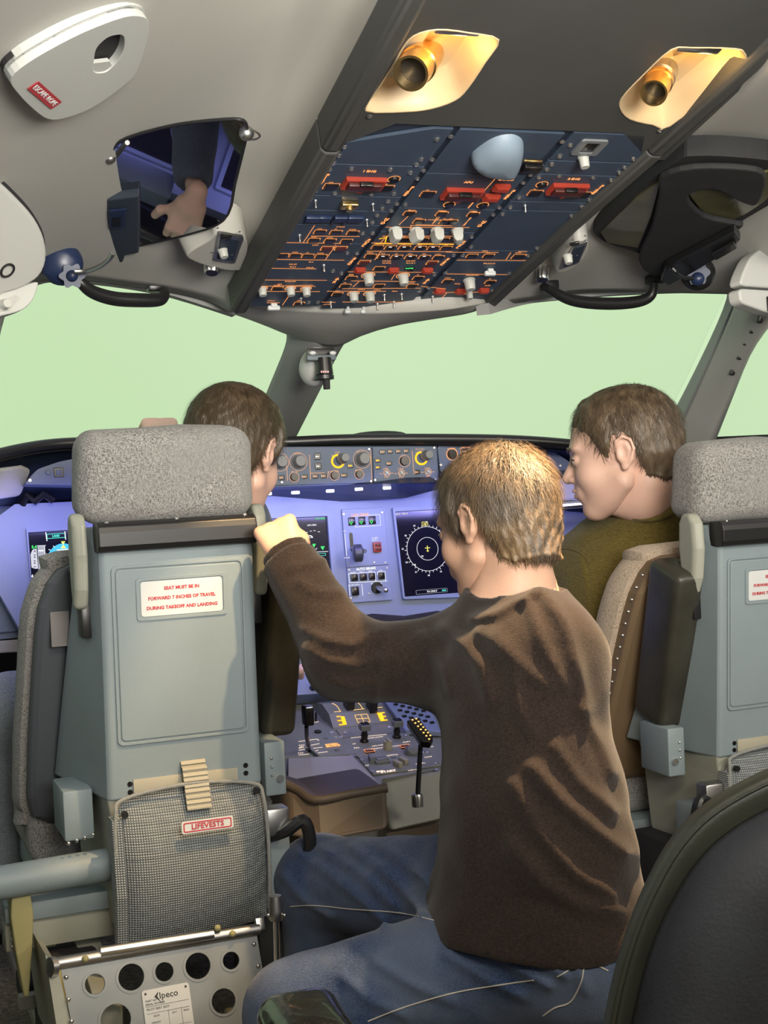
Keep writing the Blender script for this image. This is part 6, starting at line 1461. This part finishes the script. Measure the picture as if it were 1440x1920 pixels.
# ================================================================== man in the middle (seen from behind, arm on the left seat)
HM = head_matrix(928, 985, 2.30, 45, -15, 5, .94)
Bb = Body(.06)
neck0 = w3(HM, 0, -.035, -.06); neck1 = Wn(965, 1150, 2.29)
chest = Wn(975, 1300, 2.24); waist = Wn(1000, 1520, 2.20); pelv = Wn(1010, 1700, 2.18)
shL = Wn(885, 1245, 2.33); shR = Wn(1020, 1222, 2.20); elb = Wn(648, 1236, 2.34); wr = Wn(541, 1048, 2.42)
Bb.c(neck0, neck1, .052, .060, .03, 'neck')
Bb.c(chest, waist, .112, .112, tag='t'); Bb.c(Wn(950, 1250, 2.28), Wn(1010, 1250, 2.22), .075, .078, tag='t')
Bb.c(waist, pelv, .114, .125, tag='t'); Bb.c(Wn(950, 1640, 2.22), Wn(1060, 1640, 2.15), .085, .080, tag='t')
Bb.c(Wn(955, 1340, 2.26), Wn(965, 1560, 2.25), .070, .066, tag='t'); Bb.c(Wn(1005, 1320, 2.18), Wn(1050, 1600, 2.14), .066, .072, tag='t')
Bb.c(neck1, shL, .055, .055, tag='t'); Bb.c(neck1, shR, .058, .060, tag='t')
Bb.c(shL, elb, .060, .050, .05, 'a'); Bb.c(elb, wr, .050, .034, .03, 'a')
Bb.c(shR, Wn(1040, 1390, 2.34), .058, .050, .04, 'r'); Bb.c(Wn(1040, 1390, 2.34), Wn(1000, 1560, 2.50), .046, .032, .03, 'r')
hipL = Wn(930, 1690, 2.32); hipR = Wn(1070, 1770, 2.16); kneL = Wn(598, 1650, 2.62); kneR = Wn(560, 1900, 2.20)
Bb.c(hipL, kneL, .098, .066, .05, 'l'); Bb.c(hipR, kneR, .100, .070, .05, 'l')
Bb.c(kneL, Wn(600, 2080, 2.75), .062, .048, .04, 'l'); Bb.c(kneR, Wn(560, 2330, 2.30), .062, .048, .04, 'l')
Bb.c(hipL, hipR, .112, .118, .05, 'l')
Bb.c(hipL, hipR, .100, .098, .05, 'h2'); Bb.c(hipR, hipR+(kneR-hipR)*.22, .088, .088, .05, 'h2')
body_parts = [head('head', HM, None, None, None, None, None, .98, 1.0)]
tg = ('neck', 't', 'a', 'r', 'l')
lo, hi = Bb.box(tg); body_parts.append(nets(lambda P: Bb.f(P, -.014, tg), lo, hi, .012, 'b'))
nk = Body(.02); nk.c(neck0, neck1, .054, .060, .03, 'n'); nk.c(w3(HM, .034, -.01, -.045), w3(HM, .012, .025, -.15), .014, .012, .02, 'n'); nk.c(w3(HM, -.036, -.015, -.04), w3(HM, -.012, .02, -.16), .014, .012, .02, 'n'); nk.c(neck1, Wn(935, 1185, 2.28), .066, .07, .05, 'n')
lo, hi = nk.box(('n',)); body_parts.append(nets(lambda P: nk.f(P), lo, hi, .0045, 'n'))
# left hand gripping the edge of the seat: back of the hand toward the camera
hM = frame(W(545, 1056, 2.42), W(520, 985, 2.45)-W(548, 1050, 2.42), CAM-W(530, 1000, 2.42)) @ Matrix.Translation((0, 0, 0))
hb = hand(hM, 1.3, .02, .95, .75, 1, -1.2)
lo, hi = hb.box(('h',)); body_parts.append(nets(lambda P: hb.f(P), lo, hi, .0032, 'h'))
V, F = join_parts(body_parts)
pB = put('person', mesh_np('person_body', V, F, m_skin)); tag(pB, 'man with greying fair hair in a dark brown sweater, reaching to the left seat', 'person')
WM[pB.name] = Matrix.Identity(4)
kwB = dict(back=-.082, burn=-.030, front=.078)
Vh = hair_cap(HM, pB, m_hairB, .011, .0045, 1, 1, kwB, 3); strands(HM, Vh, pB, m_hairB, 12000, .036, .55, 5, kwB)
brows(HM, pB, m_hairB); eyes(HM, pB)
foldsB = [([(1010, 1100), (1060, 1170), (1090, 1280), (1100, 1330)], 14, .010), ([(985, 1125), (1020, 1210), (1060, 1290)], 12, .008), ([(930, 1190), (990, 1260), (1030, 1290)], 14, .008),
          ([(900, 1185), (960, 1240), (975, 1330), (1000, 1380)], 12, .007), ([(1000, 1440), (1050, 1500), (1120, 1560), (1175, 1600)], 14, .012), ([(960, 1470), (1010, 1560), (1080, 1640), (1150, 1680)], 13, .010),
          ([(1040, 1400), (1090, 1470), (1150, 1520)], 12, .009), ([(960, 1590), (1020, 1660), (1090, 1700), (1160, 1710)], 16, .011), ([(1090, 1330), (1130, 1400), (1150, 1450)], 12, .007),
          ([(700, 1190), (660, 1210), (610, 1200), (570, 1180)], 9, .009), ([(715, 1235), (670, 1250), (615, 1240), (575, 1215)], 9, .009), ([(700, 1280), (660, 1290), (620, 1275)], 8, .007), ([(560, 1090), (590, 1110), (640, 1110)], 9, .007),
          ([(545, 1065), (575, 1060), (610, 1050)], 8, .005), ([(720, 1185), (716, 1250), (700, 1310)], 9, .007), ([(830, 1180), (870, 1210), (900, 1250), (915, 1310)], 14, .009), ([(790, 1190), (820, 1230), (840, 1300)], 10, .006), ([(885, 1160), (930, 1150), (1000, 1110)], 9, .008)]
st = ('t', 'a', 'r', 'h2')
wdir = (wr-elb)/np.linalg.norm(wr-elb); ncn = (neck1-neck0)/np.linalg.norm(neck1-neck0)
def sw(P):
    hz = .448+.006*np.sin(P[:, 0]*25)
    d = Bb.f(P, .013, st)-folds(P, foldsB)-.0026*vnoise(P, 38, 2)-.016*np.clip(1-(P[:, 2]-hz)/.10, 0, 1)
    d = smax(d, (P-wr)@wdir-.004, .006)
    x, y, dd = proj(P)
    d = smax(d, neckcut(P, neck0, neck1, .60), .006)
    d = smax(d, hz-P[:, 2], .008)
    return d
lo, hi = Bb.box(st, .05); swB = put('sweater', mesh_np('sweater', *nets(sw, lo, hi, .0062, 's'), m_sweatB), None, pB)
collar(neck0, neck1, .66, .0655, m_sweatB, swB, .008)
cf = Body(.02); cf.c(wr-wdir*.035, wr+wdir*.012, .043, .041, .01, 'c')
lo, hi = cf.box(('c',)); put('cuff', mesh_np('cuff', *nets(lambda P: smax(cf.f(P)-.001*np.sin(np.arctan2(P[:, 0]-wr[0], P[:, 2]-wr[2])*60), (P-wr)@wdir-.018, .004), lo, hi, .004, 'c'), m_sweatB), None, swB)
foldsJ = [([(560, 1600), (620, 1640), (680, 1690), (720, 1730)], 8, .008), ([(600, 1590), (680, 1640), (740, 1700)], 8, .008), ([(660, 1590), (740, 1650), (790, 1710)], 9, .009), ([(720, 1590), (790, 1640), (840, 1700)], 9, .008), ([(530, 1640), (570, 1690), (620, 1720)], 8, .007),
          ([(960, 1740), (1000, 1790), (1060, 1830)], 10, .010), ([(900, 1740), (960, 1810), (1030, 1850)], 9, .010), ([(840, 1790), (920, 1840), (980, 1870)], 10, .009), ([(700, 1800), (780, 1850), (850, 1880)], 9, .007), ([(640, 1830), (700, 1880), (760, 1905)], 9, .006), ([(880, 1720), (900, 1760), (960, 1780)], 9, .008), ([(1050, 1760), (1080, 1800), (1100, 1860)], 8, .007)]
def jn_(P):
    d = Bb.f(P, .010, ('l',))-folds(P, foldsJ)-.002*vnoise(P, 34, 4)
    return smax(d, np.minimum(P[:, 2]-.49, .135-np.linalg.norm(P-pelv, axis=1)), .01)
lo, hi = Bb.box(('l',), .04); lo[2] = max(lo[2], .06); jeans = put('jeans', mesh_np('jeans', *nets(jn_, lo, hi, .0065, 'j'), m_denim), None, pB)
# stitched seams and back pocket on the jeans, laid on the surface by ray casting
from mathutils.bvhtree import BVHTree
def seam_on(o, pts, r, m, parent, name='seam'):
    me = o.data; bt = BVHTree.FromPolygons([v.co for v in me.vertices], [p.vertices[:] for p in me.polygons]); out = []
    P2_ = cr([Vector((x, y, 0)) for x, y in pts], 8)
    for q in P2_:
        h = bt.ray_cast(CAM, ray(q.x, q.y).normalized())
        if h[0] is not None: out.append(h[0]-ray(q.x, q.y).normalized()*.0008)
    if len(out) > 2: MB().tube(out, r, 6).put(name, m, None, parent)
seam_on(jeans, [(545, 1700), (590, 1698), (660, 1705), (750, 1712), (830, 1730), (860, 1742)], .0011, m_stitch, jeans)
seam_on(jeans, [(690, 1915), (760, 1888), (850, 1862), (930, 1848), (1000, 1838)], .0011, m_stitch, jeans)
seam_on(jeans, [(1082, 1788), (1070, 1815), (1045, 1832)], .0011, m_stitch, jeans)
seam_on(jeans, [(1018, 1905), (1040, 1890), (1070, 1878), (1090, 1840), (1100, 1805), (1140, 1820)], .0011, m_stitch, jeans)
stool = empty('jump_seat', Wn(1040, 1850, 2.3).tolist()[:2]+[0], 'low dark jump seat under the man in blue jeans', 'seat')
sp = Vector(Wn(1010, 1840, 2.25).tolist()); MB().box((sp.x, sp.y, .235), (.42, .38, .07), .02).put('seat_pad', m_blackm, None, stool); MB().box((sp.x, sp.y, .10), (.30, .28, .20), .01).put('seat_base', m_blackm, None, stool)

# ================================================================== right pilot (profile to the left, olive sweater)
KC = 1.09
def Wc(x, y, d): return Wn(x, y, d*KC)
HC = head_matrix(1166, 852, 2.74*KC, 76, -9, 3, .97*KC)
Cb = Body(.06, KC); n0 = w3(HC, 0, -.04, -.06); n1 = Wc(1225, 975, 2.82); tor = Wc(1180, 1130, 2.84)
Cb.c(n0, n1, .056, .062, .03, 'neck'); Cb.c(n0+(n1-n0)*.3, n1, .054, .066, .03, 't'); Cb.c(tor, Wc(1190, 1420, 2.98), .125, .14, tag='t'); Cb.c(Wc(1160, 1080, 2.86), Wc(1260, 1060, 2.84), .10, .10, tag='t')
sL = Wc(1082, 1092, 2.93); sR = Wc(1330, 1060, 2.92); Cb.c(n1, sL, .062, .070, tag='t'); Cb.c(n1, sR, .066, .070, tag='t')
Cb.c(sL, Wc(1062, 1260, 3.02), .066, .055, .05, 'a'); Cb.c(Wc(1062, 1260, 3.02), Wc(960, 1290, 3.18), .046, .032, .03, 'a')
Cb.c(sR, Wc(1370, 1230, 3.05), .062, .052, .05, 'a'); Cb.c(Wc(1370, 1230, 3.05), Wc(1240, 1290, 3.22), .045, .032, .03, 'a')
Cb.c(Wc(1130, 1480, 3.02), Wc(1010, 1480, 3.36), .085, .065, .05, 'l'); Cb.c(Wc(1250, 1480, 3.05), Wc(1160, 1470, 3.40), .085, .065, .05, 'l')
Cb.c(Wc(1010, 1480, 3.36), Wc(1010, 1800, 3.40), .06, .045, .04, 'l'); Cb.c(Wc(1160, 1470, 3.40), Wc(1150, 1790, 3.42), .06, .045, .04, 'l')
parts = [head('head', HC, None, None, None, None, None, 1.02, 1.1)]
tg2 = ('neck', 't', 'a', 'l'); lo, hi = Cb.box(tg2); parts.append(nets(lambda P: Cb.f(P, -.014, tg2), lo, hi, .014, 'b'))
nk2 = Body(.03, KC); nk2.c(n0, n1, .056, .060, .03, 'n'); nk2.c(w3(HC, 0, .03, -.085), w3(HC, 0, -.02, -.100), .030, .034, .04, 'n'); lo, hi = nk2.box(('n',)); parts.append(nets(lambda P: nk2.f(P), lo, hi, .0045, 'n'))
for wr_, dr in ((Wc(960, 1290, 3.18), Vector((-.5, .8, -.1))), (Wc(1240, 1290, 3.22), Vector((-.6, .7, -.1)))):
    h2 = hand(frame(Vector(wr_.tolist()), dr, EZ), .35, .02); lo, hi = h2.box(('h',)); parts.append(nets(lambda P: h2.f(P), lo, hi, .004, 'h'))
V, F = join_parts(parts); pC = put('person', mesh_np('person_body', V, F, m_skinC)); tag(pC, 'young man in an olive sweater in the right seat, in profile looking down', 'person'); WM[pC.name] = Matrix.Identity(4)
kwC = dict(back=-.066, burn=-.008, front=.078)
Vh = hair_cap(HC, pC, m_hairC, .010, .0035, 1, 1, kwC, 8); strands(HC, Vh, pC, m_hairC, 7000, .026, .40, 9, kwC)
brows(HC, pC, m_hairC); eyes(HC, pC)
foldsC = [([(1085, 1040), (1100, 1100), (1105, 1180)], 7, .004), ([(1105, 1190), (1150, 1170), (1180, 1140)], 9, .010), ([(1110, 1210), (1160, 1195), (1190, 1170)], 9, .009), ([(1115, 1240), (1150, 1225), (1180, 1210)], 9, .008), ([(1090, 1010), (1150, 985), (1200, 968)], 8, .003)]
nc2 = (n1-n0)/np.linalg.norm(n1-n0)
def swc(P):
    d = Cb.f(P, .012, ('t', 'a'))-folds(P, foldsC)-.002*vnoise(P, 34, 6)
    d = smax(d, neckcut(P, n0, n1, .22), .006)
    return smax(d, .47-P[:, 2], .01)
collar(n0, n1, .26, .0745, m_sweatC, pC); lo, hi = Cb.box(('t', 'a'), .05); o = put('sweater', mesh_np('sweater', *nets(swc, lo, hi, .0075, 's'), m_sweatC), None, pC)
lo, hi = Cb.box(('l',), .04); put('trousers', mesh_np('trousers', *nets(lambda P: Cb.f(P, .010, ('l',))-.002*vnoise(P, 30, 4), lo, hi, .011, 'j'), m_blackm), None, pC)
seam_on(o, [(1035, 1035), (1070, 1030), (1100, 1052), (1108, 1100), (1110, 1180)], .0010, mat('olive_thread', (.10, .08, .025), .8), o)

# ================================================================== left pilot (mostly behind the headrest)
HA = head_matrix(442, 852, 2.76, -24, -16, 4, .97)
Ab = Body(.06); n0 = w3(HA, 0, -.03, -.06); n1 = Wn(425, 985, 2.84)
Ab.c(n0, n1, .058, .066, .03, 'neck'); Ab.c(Wn(385, 1130, 3.0), Wn(350, 1420, 3.08), .115, .13, tag='t'); aL = Wn(290, 1090, 2.96); aR = Wn(470, 1080, 3.0)
Ab.c(n1, aL, .062, .066, tag='t'); Ab.c(n1, aR, .062, .066, tag='t')
wA = Wn(310, 818, 3.08); Ab.c(aL, Wn(262, 1040, 3.02), .060, .050, .05, 'a'); Ab.c(Wn(262, 1040, 3.02), wA, .046, .030, .03, 'a')
Ab.c(aR, Wn(500, 1180, 3.06), .058, .050, .05, 'a'); Ab.c(Wn(500, 1180, 3.06), Wn(520, 1240, 3.22), .044, .030, .03, 'a')
Ab.c(Wn(250, 1440, 3.06), Wn(25, 1335, 3.02), .090, .070, .05, 'l'); Ab.c(Wn(25, 1335, 3.02), Wn(0, 1700, 3.1), .066, .05, .04, 'l')
Ab.c(Wn(400, 1460, 2.9), Wn(330, 1400, 3.30), .085, .065, .05, 'l'); Ab.c(Wn(330, 1400, 3.3), Wn(330, 1750, 3.34), .06, .05, .04, 'l')
parts = [head('head', HA, None, None, None, None, None, 1., 1.)]
lo, hi = Ab.box(tg2); parts.append(nets(lambda P: Ab.f(P, -.014, tg2), lo, hi, .014, 'b'))
nk3 = Body(.03); nk3.c(n0, n1, .060, .068, .03, 'n'); lo, hi = nk3.box(('n',)); parts.append(nets(lambda P: nk3.f(P), lo, hi, .0045, 'n'))
h3 = hand(frame(W(309, 822, 3.08), Vector((.05, .75, .35)), Vector((0, -.4, 1))), .75, .02, 1., 1., -1); lo, hi = h3.box(('h',)); parts.append(nets(lambda P: h3.f(P), lo, hi, .0035, 'h'))
h4 = hand(frame(W(520, 1240, 3.22), Vector((.1, .9, -.1)), EZ), .4, .02); lo, hi = h4.box(('h',)); parts.append(nets(lambda P: h4.f(P), lo, hi, .0045, 'h'))
V, F = join_parts(parts); pA = put('person', mesh_np('person_body', V, F, m_skinC)); tag(pA, 'brown-haired man in the left seat, head bent behind the grey headrest', 'person'); WM[pA.name] = Matrix.Identity(4)
kwA = dict(back=-.085, burn=-.025, front=.072)
Vh = hair_cap(HA, pA, m_hairA, .014, .0035, 1, 1, kwA, 12); strands(HA, Vh, pA, m_hairA, 8000, .036, .22, 13, kwA)
brows(HA, pA, m_hairA); eyes(HA, pA)
nc3 = (n1-n0)/np.linalg.norm(n1-n0)
def swa(P):
    d = Ab.f(P, .012, ('t', 'a'))-.003*vnoise(P, 30, 6); d = smax(d, neckcut(P, n0, n1, .7), .006)
    d = smax(d, (.06-np.linalg.norm(P-wA, axis=1)), .01)
    return smax(d, .47-P[:, 2], .01)
lo, hi = Ab.box(('t', 'a'), .05); put('shirt', mesh_np('shirt', *nets(swa, lo, hi, .010, 's'), m_shirtA), None, pA)
lo, hi = Ab.box(('l',), .04); put('jeans', mesh_np('jeans', *nets(lambda P: Ab.f(P, .010, ('l',))-.004*vnoise(P, 30, 4), lo, hi, .010, 'j'), m_denimA), None, pA)
